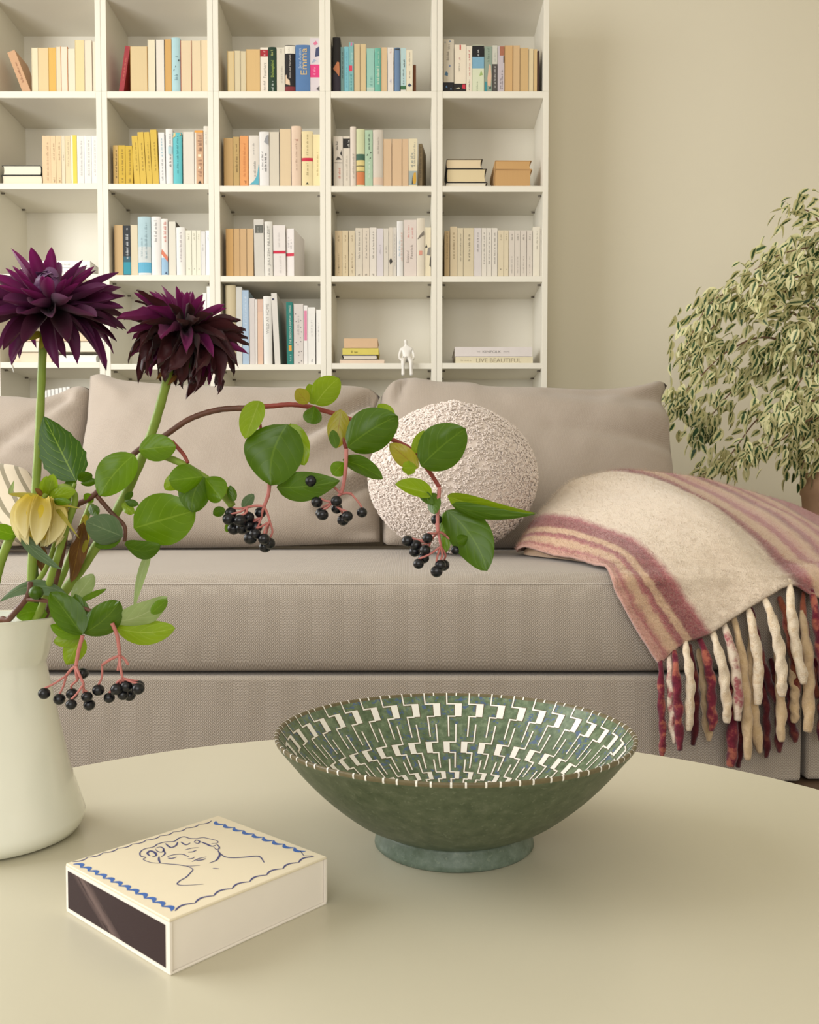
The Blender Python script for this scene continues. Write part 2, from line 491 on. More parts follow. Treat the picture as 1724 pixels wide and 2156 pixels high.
def lying(row, col, u0, u1, v0, v1, rgb, desc, cover, dep=0.13, set_=0.02, mode='pages', spine_left=True, z0=None, title=None, yaw=0.0, marks=None, side=None):
    """a book lying flat, its head edge (mode 'pages') or its spine (mode 'spine') to the room; v0 top, v1 bottom pixels"""
    Yf = BY0 + set_
    zb = at(u0, v1, Yf).z if z0 is None else z0 + 0.0004
    zt = at(u0, v0, Yf).z
    x0 = max(at(u0, v1, Yf).x, XB[col] + PT + 0.006); x1 = min(at(u1, v1, Yf).x, XB[col + 1] - PT - 0.006); w = x1 - x0; h = zt - zb - 0.0003
    dep = min(dep, BY1 - 0.008 - Yf)
    t = thing('book', blabel(desc, row, col), 'book', (x0, Yf, zb), 'books lying flat %s, %s' % (ROWN[row], ORD[col]))
    if yaw: t.rotation_euler = (0, 0, yaw)
    tc = 0.0016; cm = plain(cover, 0.55, 0.05, 40)
    if mode == 'pages':
        b = [boxvf(0, w, 0, dep, 0, tc), boxvf(0, w, 0, dep, h - tc, h)]
        n = 6; V = []; Fc = []
        sx = 1 if spine_left else -1
        for i in range(n + 1):
            a = math.pi * i / n
            x = (0.0 if spine_left else w) - sx * 0.004 * math.sin(a)
            z = h / 2 - math.cos(a) * h / 2
            V += [(x, 0, z), (x, dep, z), (x + sx * tc, 0, z), (x + sx * tc, dep, z)]
        for i in range(n):
            k = 4 * i
            Fc += [(k, k + 4, k + 5, k + 1), (k + 2, k + 3, k + 7, k + 6), (k, k + 2, k + 6, k + 4), (k + 1, k + 5, k + 7, k + 3)]
        mesh('cover', *merge(b + [(V, Fc)]), cm, t, smooth=False, local=True)
        V, Fc = [], []
        for i in range(n + 1):
            a = math.pi * i / n; z = tc + (h - 2 * tc) * (0.5 - math.cos(a) / 2)
            xl = 0.001 - 0.003 * math.sin(a); xr = w - 0.004 - 0.004 * math.sin(a)
            if not spine_left: xl, xr = w - xr, w - xl
            V += [(xl, 0.002, z), (xr, 0.002, z), (xr, dep - 0.002, z), (xl, dep - 0.002, z)]
        for i in range(n):
            k = 4 * i
            for q in range(4): Fc.append((k + q, k + (q + 1) % 4, k + 4 + (q + 1) % 4, k + 4 + q))
        Fc += [(3, 2, 1, 0), (4 * n, 4 * n + 1, 4 * n + 2, 4 * n + 3)]
        mesh('pages', V, Fc, paper(rgb), t, smooth=False, local=True)
    else:
        mesh('cover', *merge([boxvf(0, w, 0, dep, 0, tc), boxvf(0, w, 0, dep, h - tc, h), boxvf(0, w, -0.001, tc, 0, h)]), cm, t, smooth=False, local=True)
        mesh('pages', *boxvf(0.002, w - 0.002, tc + 0.0002, dep - 0.003, tc, h - tc), paper(rgb), t, smooth=False, local=True)
    if title:
        for (body, tcol, cap, xa, xb_, zf) in title:
            title_part(t, body, tcol, w, h, cap * h, zf * h, (xa + xb_) / 2 * w, 'flat', -0.0014, xlen=(xb_ - xa) * w)
    if marks:
        for (mc, cap, xa, xb_, zf) in marks: marks_part(t, mc, w, xa * w, xb_ * w, zf * h, cap * h, int(u0), -0.0014, True)
    return t

B = book
TXT = (120, 112, 104)
PG = 'page-edged book, spine turned in,'
# ---- top shelf, fifth bookcase (leftmost)
B(0, 0, 49, 67, 108, 's', (205, 163, 126), 'leaning tan book', u0t=14, u1t=32, marks=[((160, 110, 80), .3, 175, 130, .5)])
for i, (a, b, v, c) in enumerate([(61.5, 81, 100, (234, 222, 190)), (81, 103, 100, (230, 205, 160)), (119, 129, 98, (236, 218, 188)), (144, 159, 102, (236, 226, 202)),
                   (179, 194.5, 84.5, (236, 222, 200)), (196, 205, 87, (236, 222, 200))]):
    B(0, 0, a + (6 if i == 0 else 0), b, v, 'p', c, 'cream ' + PG)
B(0, 0, 103, 119, 99.5, 'p', (226, 184, 104), 'orange-yellow ' + PG)
B(0, 0, 129, 143.5, 98, 'p', (234, 224, 202), 'cream book with orange cover edge', cover=(214, 120, 40))
B(0, 0, 159, 178.5, 84, 'p', (234, 214, 165), 'tall yellowed ' + PG)
# ---- top shelf, fourth bookcase
B(0, 1, 249.5, 260, 97, 's', (158, 56, 62), 'red leaning book', u0t=264, u1t=274, marks=[((205, 120, 100), .3, 170, 120, .5)])
B(0, 1, 275, 311, 97, 'p', (220, 198, 155), 'thick tan ' + PG, cover=(205, 162, 100))
B(0, 1, 312, 327.5, 83, 'p', (230, 220, 192), 'cream ' + PG)
B(0, 1, 328.5, 347, 83, 'p', (230, 222, 208), 'white-paged book with black cover edges', cover=(50, 46, 42))
B(0, 1, 347.5, 362, 82, 'p', (212, 170, 108), 'brown ' + PG)
B(0, 1, 362.5, 380.5, 80, 's', (172, 206, 210), 'pale blue rounded spine', rnd=0.004, deco=[((60, 70, 75), [(.2, 152), (.35, 148), (.28, 146)]), ((60, 70, 75), [(.75, 131), (.95, 128), (.8, 126)]), ((60, 70, 75), [(.4, 144), (.55, 141), (.48, 139)])],
  marks=[((120, 150, 155), .5, 122, 118, .5), ((120, 150, 155), .4, 170, 158, .5)])
B(0, 1, 381, 404, 85, 'p', (226, 206, 172), 'cream book with red cover edge', cover=(196, 84, 70))
for a, b, v in [(404.5, 423, 85), (423.5, 440, 84)]: B(0, 1, a, b, v, 'p', (228, 209, 174), 'beige ' + PG)
# ---- top shelf, third bookcase
B(0, 2, 479.5, 493.5, 107, 'p', (216, 194, 148), 'yellowed ' + PG, cover=(205, 168, 95))
for a, b, v in [(494, 506, 106), (506.5, 518, 107)]: B(0, 2, a, b, v, 'p', (216, 202, 168), 'greyish cream ' + PG)
B(0, 2, 518.5, 548, 103, 'p', (217, 184, 131), 'thick tan ' + PG)
B(0, 2, 548.5, 565, 100, 's', (233, 223, 206), 'white spine with red block', bands=[(104.8, 119, (165, 40, 50))], title=[('Feuerherz', (150, 142, 130), .42, 164, 132, .55)], marks=[((225, 200, 195), .3, 117, 107, .5), (TXT, .25, 190, 169, .5)])
B(0, 2, 565.5, 582, 99.5, 's', (34, 60, 44), 'dark green spine', rnd=0.002, title=[('Dschungelkind', (170, 190, 90), .36, 163, 128, .5)], marks=[((200, 205, 120), .3, 118, 106, .45), ((200, 210, 200), .3, 192, 172, .5)])
B(0, 2, 583, 600, 100, 's', (216, 209, 191), 'pale grey spine with faint print', marks=[((180, 172, 158), .25, 175, 140, .6), ((180, 172, 158), .25, 112, 104, .5)])
B(0, 2, 600.5, 622, 96, 's', (30, 27, 28), 'black rounded spine with white top label', rnd=0.003, bands=[(97.5, 113.5, (226, 220, 204)), (183, 193, (120, 40, 45))], title=[('Stolz und Vorurteil', (205, 198, 190), .2, 166, 117, .48)],
  deco=[((226, 200, 170), [(.05, 178), (.5, 180), (.45, 170), (.2, 166), (.15, 158), (.05, 160)])], marks=[((180, 175, 160), .12, 110, 101, .4)])
B(0, 2, 622.5, 653, 95, 's', (86, 122, 168), 'thick blue Emma paperback', rnd=0.002, title=[('Emma', (214, 184, 126), .46, 158, 102, .56), ('Jane Austen', (190, 205, 220), .2, 145, 103, .3)])
B(0, 2, 653.5, 675.5, 80, 's', (214, 204, 206), 'tall flowery spine with pink band', bands=[(136, 163, (216, 62, 122))], deco=[((70, 75, 105), [(.5, 120), (.95, 118), (.95, 98), (.6, 102)]), ((216, 120, 150), [(.3, 92), (.6, 86), (.8, 92), (.5, 96)]), ((165, 175, 195), [(.1, 134), (.6, 128), (.9, 132), (.4, 124)]), ((90, 85, 85), [(.6, 188), (.98, 180), (.98, 192)])], marks=[((240, 170, 195), .3, 158, 142, .4)])
# ---- top shelf, second bookcase
B(0, 3, 700.5, 717, 79, 's', (36, 33, 32), 'tall black spine with amber patch', rnd=0.003, bands=[(156, 192, (48, 40, 52))], deco=[((190, 120, 80), [(.05, 146), (.6, 131), (.85, 132), (.9, 150), (.85, 162), (.5, 154)])])
B(0, 3, 717.5, 724.5, 99, 's', (108, 138, 132), 'thin grey-green spine', marks=[((50, 65, 65), .4, 165, 110, .5)])
B(0, 3, 725, 734.5, 98.5, 's', (122, 184, 194), 'slim sky blue spine', marks=[((90, 150, 165), .3, 185, 110, .5)])
B(0, 3, 735, 744.8, 89, 's', (128, 180, 178), 'teal spine with red square', bands=[(138, 150, (214, 70, 92), 0, .7)], deco=[((210, 120, 160), [(.3, 97), (.7, 96), (.7, 90), (.4, 90)])], marks=[((70, 140, 145), .4, 190, 155, .4), ((190, 215, 210), .3, 132, 110, .6)])
for a, b, c in [(745.5, 758, (213, 191, 151)), (758.5, 770.5, (216, 193, 149))]: B(0, 3, a, b, 92, 'p', c, 'beige ' + PG)
B(0, 3, 772, 788.5, 102, 's', (152, 197, 182), 'pale turquoise wide spine', marks=[((110, 160, 150), .5, 180, 160, .5)], bands=[(184, 193, (185, 205, 190))])
B(0, 3, 789, 802, 101.5, 's', (112, 180, 160), 'turquoise spine with white lettering', rnd=0.002, marks=[((225, 228, 205), .5, 178, 140, .5), ((180, 210, 190), .25, 134, 108, .6)])
B(0, 3, 802.5, 815, 99, 'p', (219, 191, 151), 'light brown ' + PG)
B(0, 3, 816, 828.5, 100, 's', (228, 220, 210), 'off-white spine with lilac print', marks=[((175, 170, 195), .3, 175, 165, .5), ((210, 170, 160), .3, 112, 104, .5)])
B(0, 3, 829.5, 843, 101, 's', (108, 134, 166), 'blue rounded spine with dark edges', rnd=0.003, bands=[(103, 106.5, (60, 70, 80), .15, .85), (103, 192, (45, 50, 60), 0, .08), (103, 192, (45, 50, 60), .92, 1)])
B(0, 3, 843.5, 855, 101, 's', (182, 207, 206), 'pale blue spine with green patch', bands=[(180.5, 189, (62, 106, 70)), (189, 192.5, (225, 220, 210))], marks=[((50, 60, 60), .35, 142, 126, .6), ((80, 95, 95), .3, 178, 146, .5)])
B(0, 3, 855.5, 868.5, 105, 's', (229, 219, 193), 'cream spine with dark diamond', deco=[((60, 72, 95), [(.2, 180), (.5, 183), (.9, 180), (.5, 175)])], marks=[((150, 140, 125), .25, 165, 148, .5), ((150, 140, 125), .2, 138, 110, .5)])
B(0, 3, 869.5, 876, 137, 's', (126, 76, 50), 'small thin brown book', set_=0.06, rnd=0.002)
# ---- top shelf, bookcase beside the wall
B(0, 4, 933.5, 955.5, 83, 's', (210, 200, 180), 'tall beige spine with blue stars', rnd=0.001, bands=[(173.5, 193.5, (34, 32, 36))], deco=[((90, 120, 150), [(.1, 90), (.2, 92), (.15, 86)]), ((90, 120, 150), [(.55, 90), (.7, 88), (.6, 85)]), ((110, 130, 170), [(.5, 142), (.7, 140), (.6, 136)]), ((80, 120, 150), [(.1, 158), (.4, 161), (.45, 155), (.25, 150)]), ((100, 140, 185), [(.2, 184), (.4, 186), (.3, 180)]), ((120, 150, 190), [(.65, 189), (.8, 189), (.72, 185)])], marks=[((150, 140, 125), .25, 127, 107, .4), ((150, 140, 125), .2, 104, 94, .5)])
B(0, 4, 956.5, 981, 94, 's', (233, 221, 199), 'cream spine with red ribbon mark', bands=[(176, 193.5, (38, 34, 34)), (94.5, 105, (196, 50, 50), .44, .56)], deco=[((200, 50, 70), [(.65, 186), (.95, 188), (.95, 178), (.7, 178)]), ((200, 190, 160), [(.1, 187), (.5, 187), (.4, 184)])], marks=[((170, 160, 140), .15, 150, 133, .4), ((200, 160, 150), .12, 127, 118, .45)])
B(0, 4, 981.5, 993.5, 97, 's', (231, 221, 201), 'slim cream spine with red lettering', marks=[((196, 80, 80), .3, 127, 106, .5), ((196, 110, 100), .25, 160, 131, .55), (TXT, .25, 190, 168, .5)])
B(0, 4, 994, 1019, 95, 's', (216, 221, 192), 'pale green spine with black top', bands=[(96, 120, (28, 28, 30)), (120, 144, (126, 172, 196))], deco=[((160, 185, 110), [(.6, 160), (.9, 158), (.75, 148)])], marks=[((230, 230, 225), .15, 118, 104, .5), ((150, 160, 130), .15, 192, 172, .4)])
B(0, 4, 1019.5, 1035.5, 98, 's', (146, 162, 146), 'grey-green spine with bare arm', deco=[((222, 186, 156), [(.45, 180), (.4, 165), (.65, 135), (.85, 138), (.95, 160), (.85, 182)]), ((60, 140, 150), [(.05, 193), (.35, 193), (.3, 172), (.08, 172)]), ((60, 70, 70), [(.6, 184), (.9, 182), (.9, 187), (.65, 187)])], marks=[((100, 120, 105), .3, 130, 102, .5)])
B(0, 4, 1036, 1047, 95, 's', (84, 80, 76), 'dark grey spine with pale top half', bands=[(95.5, 135, (205, 204, 190))], marks=[((200, 196, 190), .35, 185, 140, .5), ((150, 150, 140), .25, 130, 112, .5)])
B(0, 4, 1047.5, 1061.5, 97, 's', (200, 190, 194), 'lilac spine with reddish photo top', bands=[(97.5, 117, (170, 110, 85), .3, 1), (118, 132, (50, 45, 48), .85, 1)], marks=[((110, 100, 105), .25, 188, 148, .65), ((130, 120, 125), .2, 188, 166, .4)])
for a, b, v, c in [(1062, 1079, 95, (213, 176, 126)), (1079.5, 1094, 95, (216, 184, 140)), (1094.5, 1112, 100, (213, 181, 131))]: B(0, 4, a, b, v, 'p', c, 'light brown ' + PG)
B(0, 4, 1112.5, 1122.5, 102, 'p', (227, 209, 169), 'cream ' + PG)
B(0, 4, 1123, 1130.5, 103, 'p', (218, 190, 140), 'thin tan ' + PG)
B(0, 4, 1131, 1135, 107, 's', (62, 40, 36), 'very thin dark red-brown book')
# ---- second shelf, fifth bookcase
z00 = SH[0][1]
lying(1, 0, 2, 87, 369, 386, (238, 228, 204), 'thick cream-paged book, lower of two,', (40, 44, 38), spine_left=False, z0=z00, dep=0.16)
lying(1, 0, 4, 85, 348.3, 368.8, (240, 234, 212), 'thick cream-paged book, upper of two,', (36, 40, 36), spine_left=False, z0=at(2, 369, BY0 + 0.02).z + 0.0003, dep=0.16)
B(1, 0, 90, 108, 286, 's', (226, 196, 156), 'worn peach spine with torn edge', marks=[((190, 160, 125), .3, 380, 300, .6)])
for a, b in [(108, 118.5), (119, 130)]: B(1, 0, a, b, 286, 's', (229, 201, 160), 'peach spine with brown print', marks=[((130, 95, 65), .3, 337, 300, .6), ((140, 110, 80), .4, 384, 374, .6)])
B(1, 0, 130.5, 138, 286, 's', (226, 211, 182), 'slim ivory spine', marks=[((150, 140, 120), .3, 338, 322, .5)])
B(1, 0, 138.5, 150, 286, 's', (226, 206, 167), 'sand-coloured spine', marks=[((190, 172, 138), .3, 350, 295, .5)])
B(1, 0, 150.5, 163, 285, 's', (230, 208, 84), 'yellow spine with white edge', bands=[(285.5, 386, (245, 240, 210), 0, .3)])
for a, b in [(163.5, 178), (178.5, 193.5), (194, 205)]: B(1, 0, a, b, 286, 's', (230, 228, 222), 'white spine with grey print', marks=[((185, 182, 176), .3, 370, 295, .6)], bands=[(286, 386, (244, 243, 238), 0, .22)])
# ---- second shelf, fourth bookcase
B(1, 1, 239, 249.5, 306, 's', (198, 164, 96), 'small gold spine with bold black lettering', marks=[((70, 50, 30), .35, 375, 314, .6)])
for i, (a, b, v) in enumerate([(250, 264.5, 306), (265, 280.5, 307)]): B(1, 1, a, b, v, 's', (204, 170, 58), 'small yellow spine', marks=[((140, 112, 40), .3, 368, 315, .55), ((130, 104, 40), .4, 384, 376, .5)])
for (a, b, at_, bt, v) in [(283, 295.5, 277, 289, 286), (296, 308.5, 289.5, 301, 278), (309.5, 321, 303, 314, 278), (321.5, 335, 315, 329.5, 273)]:
    B(1, 1, a, b, v, 's', (212, 180, 76), 'tall yellow spine, slightly tilted,', u0t=at_, u1t=bt, marks=[((150, 122, 50), .28, 360, 300, .55)])
B(1, 1, 336.5, 349, 279, 's', (227, 227, 224), 'white tilted spine with blue print', u0t=332.5, u1t=345.5, marks=[((130, 175, 190), .28, 330, 290, .5), ((150, 150, 148), .28, 380, 335, .5)])
B(1, 1, 350, 365, 272, 's', (228, 226, 222), 'white rounded glossy spine', rnd=0.003, marks=[((120, 116, 112), .35, 352, 326, .6), ((150, 146, 142), .25, 310, 282, .6)], bands=[(309, 325, (180, 208, 212), .35, 1)])
B(1, 1, 365.5, 384, 280, 's', (98, 188, 194), 'bright cyan spine', rnd=0.003, marks=[((40, 100, 110), .22, 366, 288, .5)], deco=[((226, 200, 140), [(.0, 291), (.3, 288), (.3, 281), (.1, 281)]), ((220, 150, 80), [(.75, 287), (.95, 285), (.9, 281)])])
B(1, 1, 386, 409.5, 277, 'p', (226, 219, 206), 'thick white ' + PG)
B(1, 1, 410.5, 428.5, 274, 's', (206, 166, 132), 'patterned brown spine with orange top', bands=[(274.5, 279, (226, 160, 70)), (279, 388, (232, 222, 205), 0, .18)], deco=[((238, 224, 190), [(.4, 330), (.75, 330), (.75, 325), (.4, 325)]), ((60, 50, 42), [(.35, 386), (.8, 387), (.6, 380)]), ((238, 220, 190), [(.4, 356), (.7, 355), (.55, 349)])], marks=[((110, 75, 60), .5, 318, 284, .6), ((150, 110, 90), .5, 372, 335, .6)])
B(1, 1, 429.5, 439.5, 266, 's', (223, 216, 202), 'tall slim ivory spine', rnd=0.002, marks=[((170, 165, 150), .3, 305, 278, .5)])
# ---- second shelf, third bookcase
B(1, 2, 471.5, 491, 290, 'p', (192, 158, 108), 'brown ' + PG)
B(1, 2, 491.5, 504.5, 288, 's', (188, 158, 102), 'olive-gold spine with dotted print', marks=[((110, 88, 50), .45, 363, 326, .5), ((130, 105, 60), .3, 320, 304, .5)])
B(1, 2, 505.5, 523.5, 286, 's', (224, 156, 96), 'orange spine', marks=[((150, 90, 50), .3, 386, 380, .6), ((205, 130, 75), .3, 372, 300, .5)])
B(1, 2, 524.5, 546, 286, 's', (221, 213, 201), 'white spine with blue wedge below', rnd=0.002, deco=[((92, 172, 190), [(.05, 389), (.98, 389), (.98, 345), (.8, 370), (.5, 381)])], marks=[((140, 136, 128), .25, 372, 338, .55), ((165, 160, 152), .2, 326, 300, .45)])
B(1, 2, 546.5, 567, 278, 's', (226, 223, 219), 'white spine with black sketch', rnd=0.003, marks=[((80, 78, 78), .26, 362, 322, .62), ((130, 128, 128), .2, 358, 318, .3)], deco=[((150, 150, 152), [(.5, 300), (.95, 306), (.95, 284), (.7, 288)])])
B(1, 2, 567.5, 588, 277, 'p', (216, 207, 188), 'pale ' + PG)
B(1, 2, 588.5, 613.5, 271, 'p', (223, 201, 166), 'tall beige ' + PG, cover=(70, 66, 60))
B(1, 2, 614, 634.5, 266, 's', (221, 196, 172), 'tall rose-beige rounded spine', rnd=0.004, marks=[((170, 140, 118), .2, 360, 300, .5), ((180, 130, 110), .4, 298, 294, .5)])
B(1, 2, 635.5, 659, 277, 's', (227, 210, 163), 'yellow spine with narrow red band', rnd=0.003, bands=[(333, 340, (196, 40, 66))], marks=[((165, 148, 105), .22, 328, 284, .5), ((165, 148, 105), .22, 370, 345, .5)], deco=[((70, 70, 55), [(.35, 389), (.65, 389), (.5, 384)])])
B(1, 2, 659.5, 676.5, 283, 's', (233, 217, 168), 'pale yellow spine', marks=[((190, 172, 120), .25, 370, 320, .6)])
# ---- second shelf, second bookcase
B(1, 3, 702.5, 722, 287, 's', (216, 206, 191), 'ivory spine with black bird sketch', marks=[((200, 110, 90), .3, 376, 354, .6), ((70, 66, 60), .25, 316, 298, .35)], deco=[((70, 64, 58), [(.25, 337), (.9, 336), (.45, 329)]), ((50, 46, 44), [(.7, 324), (.95, 330), (.85, 316)]), ((90, 84, 76), [(.1, 343), (.95, 343.5), (.95, 342.5), (.1, 342)])])
B(1, 3, 722.5, 737, 287, 's', (216, 206, 189), 'ivory spine with black block', bands=[(292, 312, (34, 32, 30))], marks=[((175, 165, 148), .3, 380, 328, .5), ((225, 220, 210), .3, 310, 295, .8)])
B(1, 3, 737.5, 750, 267, 's', (220, 207, 192), 'tall slim pinkish spine', rnd=0.003, marks=[((178, 166, 150), .35, 376, 325, .5)])
B(1, 3, 750.5, 768, 272, 's', (202, 206, 164), 'spine with green, yellow and orange bands', rnd=0.003, bands=[(325, 338, (62, 98, 80)), (338, 349, (214, 196, 130)), (349, 351.5, (120, 110, 70)), (351.5, 361, (216, 196, 128)), (361, 363, (120, 100, 60)), (363, 389.5, (204, 124, 76))])
B(1, 3, 768.5, 785, 274, 's', (172, 197, 168), 'mint green spine', rnd=0.001, marks=[((70, 85, 72), .25, 316, 282, .5), ((210, 222, 205), .25, 375, 340, .5)], deco=[((50, 56, 50), [(.2, 329), (.4, 327), (.3, 324)]), ((60, 66, 60), [(.6, 324), (.85, 322), (.75, 320)]), ((50, 56, 50), [(.55, 335), (.75, 334), (.7, 331)])])
B(1, 3, 785.5, 806.5, 274, 's', (207, 197, 182), 'white rounded spine, pinkish at foot,', rnd=0.004, bands=[(374, 389.5, (216, 190, 168))], marks=[((165, 155, 140), .2, 325, 290, .5)])
for a, b in [(807, 824.5), (825, 846), (846.5, 860)]: B(1, 3, a, b, 292, 'p', (216, 186, 151), 'peach ' + PG)
B(1, 3, 860.5, 878.5, 292, 's', (224, 212, 178), 'cream spine with gold figure', bands=[(360, 389.5, (160, 170, 165))], deco=[((206, 160, 60), [(.55, 388), (.45, 378), (.6, 364), (.85, 363), (.9, 380), (.8, 388)]), ((60, 56, 48), [(.35, 388), (.5, 388), (.45, 368)])], marks=[((130, 140, 140), .3, 352, 320, .35), ((150, 150, 140), .25, 350, 300, .65)])
B(1, 3, 881, 889, 303, 's', (116, 98, 66), 'brown patterned book standing askew', yaw=R(-9), set_=0.03, dep=0.10, marks=[((70, 60, 40), .6, 380, 310, .5)])
# ---- second shelf, beside the wall
z40 = SH[4][1]
zA = at(940, 384.2, BY0 + 0.02).z; zB = at(940, 355.2, BY0 + 0.02).z
lying(1, 4, 940, 1026, 384.2, 391.7, (232, 222, 200), 'thin cream-paged book, lowest of three,', (58, 54, 48), z0=z40, dep=0.15)
lying(1, 4, 942, 1024.5, 355.2, 384, (224, 206, 166), 'thick cream-paged book, middle of three,', (52, 48, 42), z0=zA + 0.0003, dep=0.15)
lying(1, 4, 941, 1016, 335, 355, (228, 208, 172), 'cream-paged book, uppermost of three,', (50, 46, 40), z0=zB + 0.0003, dep=0.14)
zk = at(1042, 356.5, BY0 + 0.02).z
lying(1, 4, 1042, 1120.5, 356.7, 391.7, (203, 163, 112), 'brown-paged book, lower of two,', (198, 158, 108), z0=z40, dep=0.15)
lying(1, 4, 1043, 1119.5, 337.5, 356.4, (206, 165, 112), 'brown-paged book, upper of two,', (200, 158, 106), z0=zk + 0.0003, dep=0.15, yaw=R(1.0))
# ---- third shelf
zc0 = SH[0][2]
zc1 = at(50, 564, BY0 + 0.02).z
lying(2, 0, 44, 192, 564.2, 579, (236, 234, 228), 'large white book, lower of two,', (240, 238, 232), z0=zc0, dep=0.2, mode='spine', marks=[((180, 178, 172), .3, .3, .8, .5)])
lying(2, 0, 48, 190, 549, 564, (236, 234, 228), 'large white book, upper of two,', (238, 236, 230), z0=zc1 + 0.0003, dep=0.2, mode='spine', marks=[((190, 188, 182), .3, .2, .7, .5)])
B(2, 1, 241.5, 260, 473, 'p', (202, 172, 128), 'tan ' + PG)
B(2, 1, 260.5, 275.5, 475, 's', (38, 42, 46), 'black spine fading to teal', bands=[(552, 578, (36, 140, 158)), (540, 552, (40, 88, 102))], marks=[((210, 212, 212), .4, 545, 492, .5), ((220, 220, 220), .3, 484, 478, .5)])
B(2, 1, 276, 291, 473, 'p', (221, 209, 181), 'cream ' + PG)
B(2, 1, 291.5, 319, 457, 's', (172, 198, 204), 'thick pale blue spine', rnd=0.004, bands=[(520, 553, (200, 206, 204)), (553, 575, (92, 168, 198)), (575, 579, (222, 222, 218))], marks=[((140, 165, 172), .2, 545, 470, .62), ((150, 172, 178), .14, 540, 500, .3)])
B(2, 1, 320, 340, 457, 's', (230, 226, 221), 'white rounded spine, grey capitals,', rnd=0.004, marks=[((150, 146, 142), .34, 510, 465, .45)])
B(2, 1, 340.5, 354.5, 461, 's', (228, 222, 214), 'white spine with orange lettering', rnd=0.002, bands=[(543, 579, (150, 184, 210))], marks=[((206, 104, 84), .42, 510, 466, .55)], deco=[((214, 122, 92), [(.0, 535), (.98, 552), (.98, 541), (.1, 525)]), ((70, 90, 120), [(.5, 577), (.9, 577), (.7, 572)])])
B(2, 1, 355, 371.5, 466, 'p', (226, 221, 206), 'pale book with dark cover edge', cover=(84, 78, 74))
B(2, 1, 372, 391, 479, 's', (232, 229, 222), 'white rounded spine', rnd=0.004, marks=[((170, 160, 160), .25, 552, 490, .5)])
for a, b in [(391.5, 404), (404.5, 414), (414.5, 423)]: B(2, 1, a, b, 485, 's', (229, 226, 207), 'slim ivory paperback', marks=[((170, 165, 140), .3, 505, 492, .5), ((120, 116, 100), .3, 568, 565, .5)])
B(2, 1, 423.5, 433, 487, 's', (221, 219, 215), 'slim light grey paperback', marks=[((170, 168, 166), .3, 528, 515, .4)])
B(2, 1, 433.5, 442, 485, 's', (240, 239, 235), 'slim pure white paperback', marks=[((150, 148, 146), .3, 507, 494, .6)])
for a, b, c in [(476, 492, (197, 157, 103)), (492.3, 505, (201, 167, 122)), (505.3, 519.5, (205, 172, 130)), (520, 534, (210, 178, 136))]: B(2, 2, a, b, 481, 'p', c, 'light brown ' + PG)
B(2, 2, 536, 557, 462, 's', (206, 201, 191), 'grey spine with dark square label', u0t=533.5, u1t=555, bands=[(474, 491, (98, 98, 90), .12, .95)], marks=[((160, 160, 150), .12, 489, 477, .4), ((160, 160, 150), .12, 489, 477, .7)])
B(2, 2, 558, 575, 467, 's', (221, 217, 207), 'white Nullzeit spine', u0t=557, u1t=573, rnd=0.003, title=[('NULLZEIT', (130, 126, 120), .32, 517, 476, .5), ('JULI ZEH', (140, 136, 130), .3, 560, 524, .5)], marks=[((160, 155, 150), .3, 580, 566, .5)])
B(2, 2, 576, 602, 474, 's', (226, 219, 213), 'white spine with thin red ribbon', u0t=575, u1t=600, bands=[(528, 534, (200, 36, 66))], marks=[((205, 198, 192), .2, 520, 490, .45), ((205, 198, 192), .2, 575, 540, .55)])
B(2, 2, 603, 620, 482, 's', (226, 219, 214), 'white book angled, showing its cover', yaw=R(-10), set_=0.028, dep=0.13, bands=[(533.5, 540, (200, 36, 66))], marks=[((150, 146, 142), .2, 525, 505, .6), ((160, 155, 150), .2, 522, 500, .3)])
for a, b, c in [(705.5, 720, (201, 179, 142)), (720.5, 733.5, (209, 191, 156)), (734.5, 747.5, (211, 196, 166))]: B(2, 3, a, b, 485.5, 's', c, 'tan paperback, short,', marks=[((150, 128, 95), .25, 508, 495, .5), ((150, 128, 95), .2, 575, 535, .5), ((80, 66, 50), .25, 564, 562, .5)])
for a, b, c, v in [(748.5, 763, (211, 201, 183), 480), (763.5, 778, (215, 203, 185), 480), (778.5, 793, (221, 213, 201), 479)]: B(2, 3, a, b, v, 's', c, 'cream spine with dark vertical title', marks=[((130, 122, 112), .28, 544, 488, .5), ((120, 110, 100), .3, 580, 576, .5)])
B(2, 3, 793.5, 807, 481, 's', (213, 206, 207), 'lilac-white spine', marks=[((180, 174, 176), .25, 535, 515, .5)])
B(2, 3, 807.5, 818, 481, 's', (213, 205, 191), 'slim ivory spine', marks=[((165, 156, 142), .25, 533, 518, .5)])
B(2, 3, 818.5, 827, 479, 's', (214, 204, 188), 'slim cream spine with black diamond', deco=[((50, 46, 42), [(.4, 558), (.95, 550), (.5, 543), (.1, 549)])])
B(2, 3, 827.5, 834.5, 479, 's', (213, 206, 194), 'thin grey-ivory spine', marks=[((170, 162, 150), .3, 560, 490, .5)])
B(2, 3, 835.5, 849.5, 466, 's', (222, 219, 214), 'white rounded spine, pink title,', rnd=0.003, marks=[((216, 175, 155), .3, 550, 490, .7), ((180, 195, 205), .25, 540, 505, .35)])
B(2, 3, 850.5, 877, 463, 's', (219, 206, 196), 'wide pinkish spine', title=[('Patrick', (150, 136, 128), .2, 545, 515, .6), ('Süskind', (150, 136, 128), .22, 554, 528, .3)], marks=[((215, 150, 140), .18, 500, 475, .35), ((215, 150, 140), .18, 502, 480, .65)])
B(2, 3, 877.5, 894, 460, 's', (216, 206, 187), 'tall cream spine with smudged drawing', rnd=0.003, deco=[((120, 112, 100), [(.05, 505), (.95, 495), (.9, 486), (.3, 497)]), ((214, 150, 130), [(.25, 538), (.7, 537), (.7, 528), (.3, 528)])])
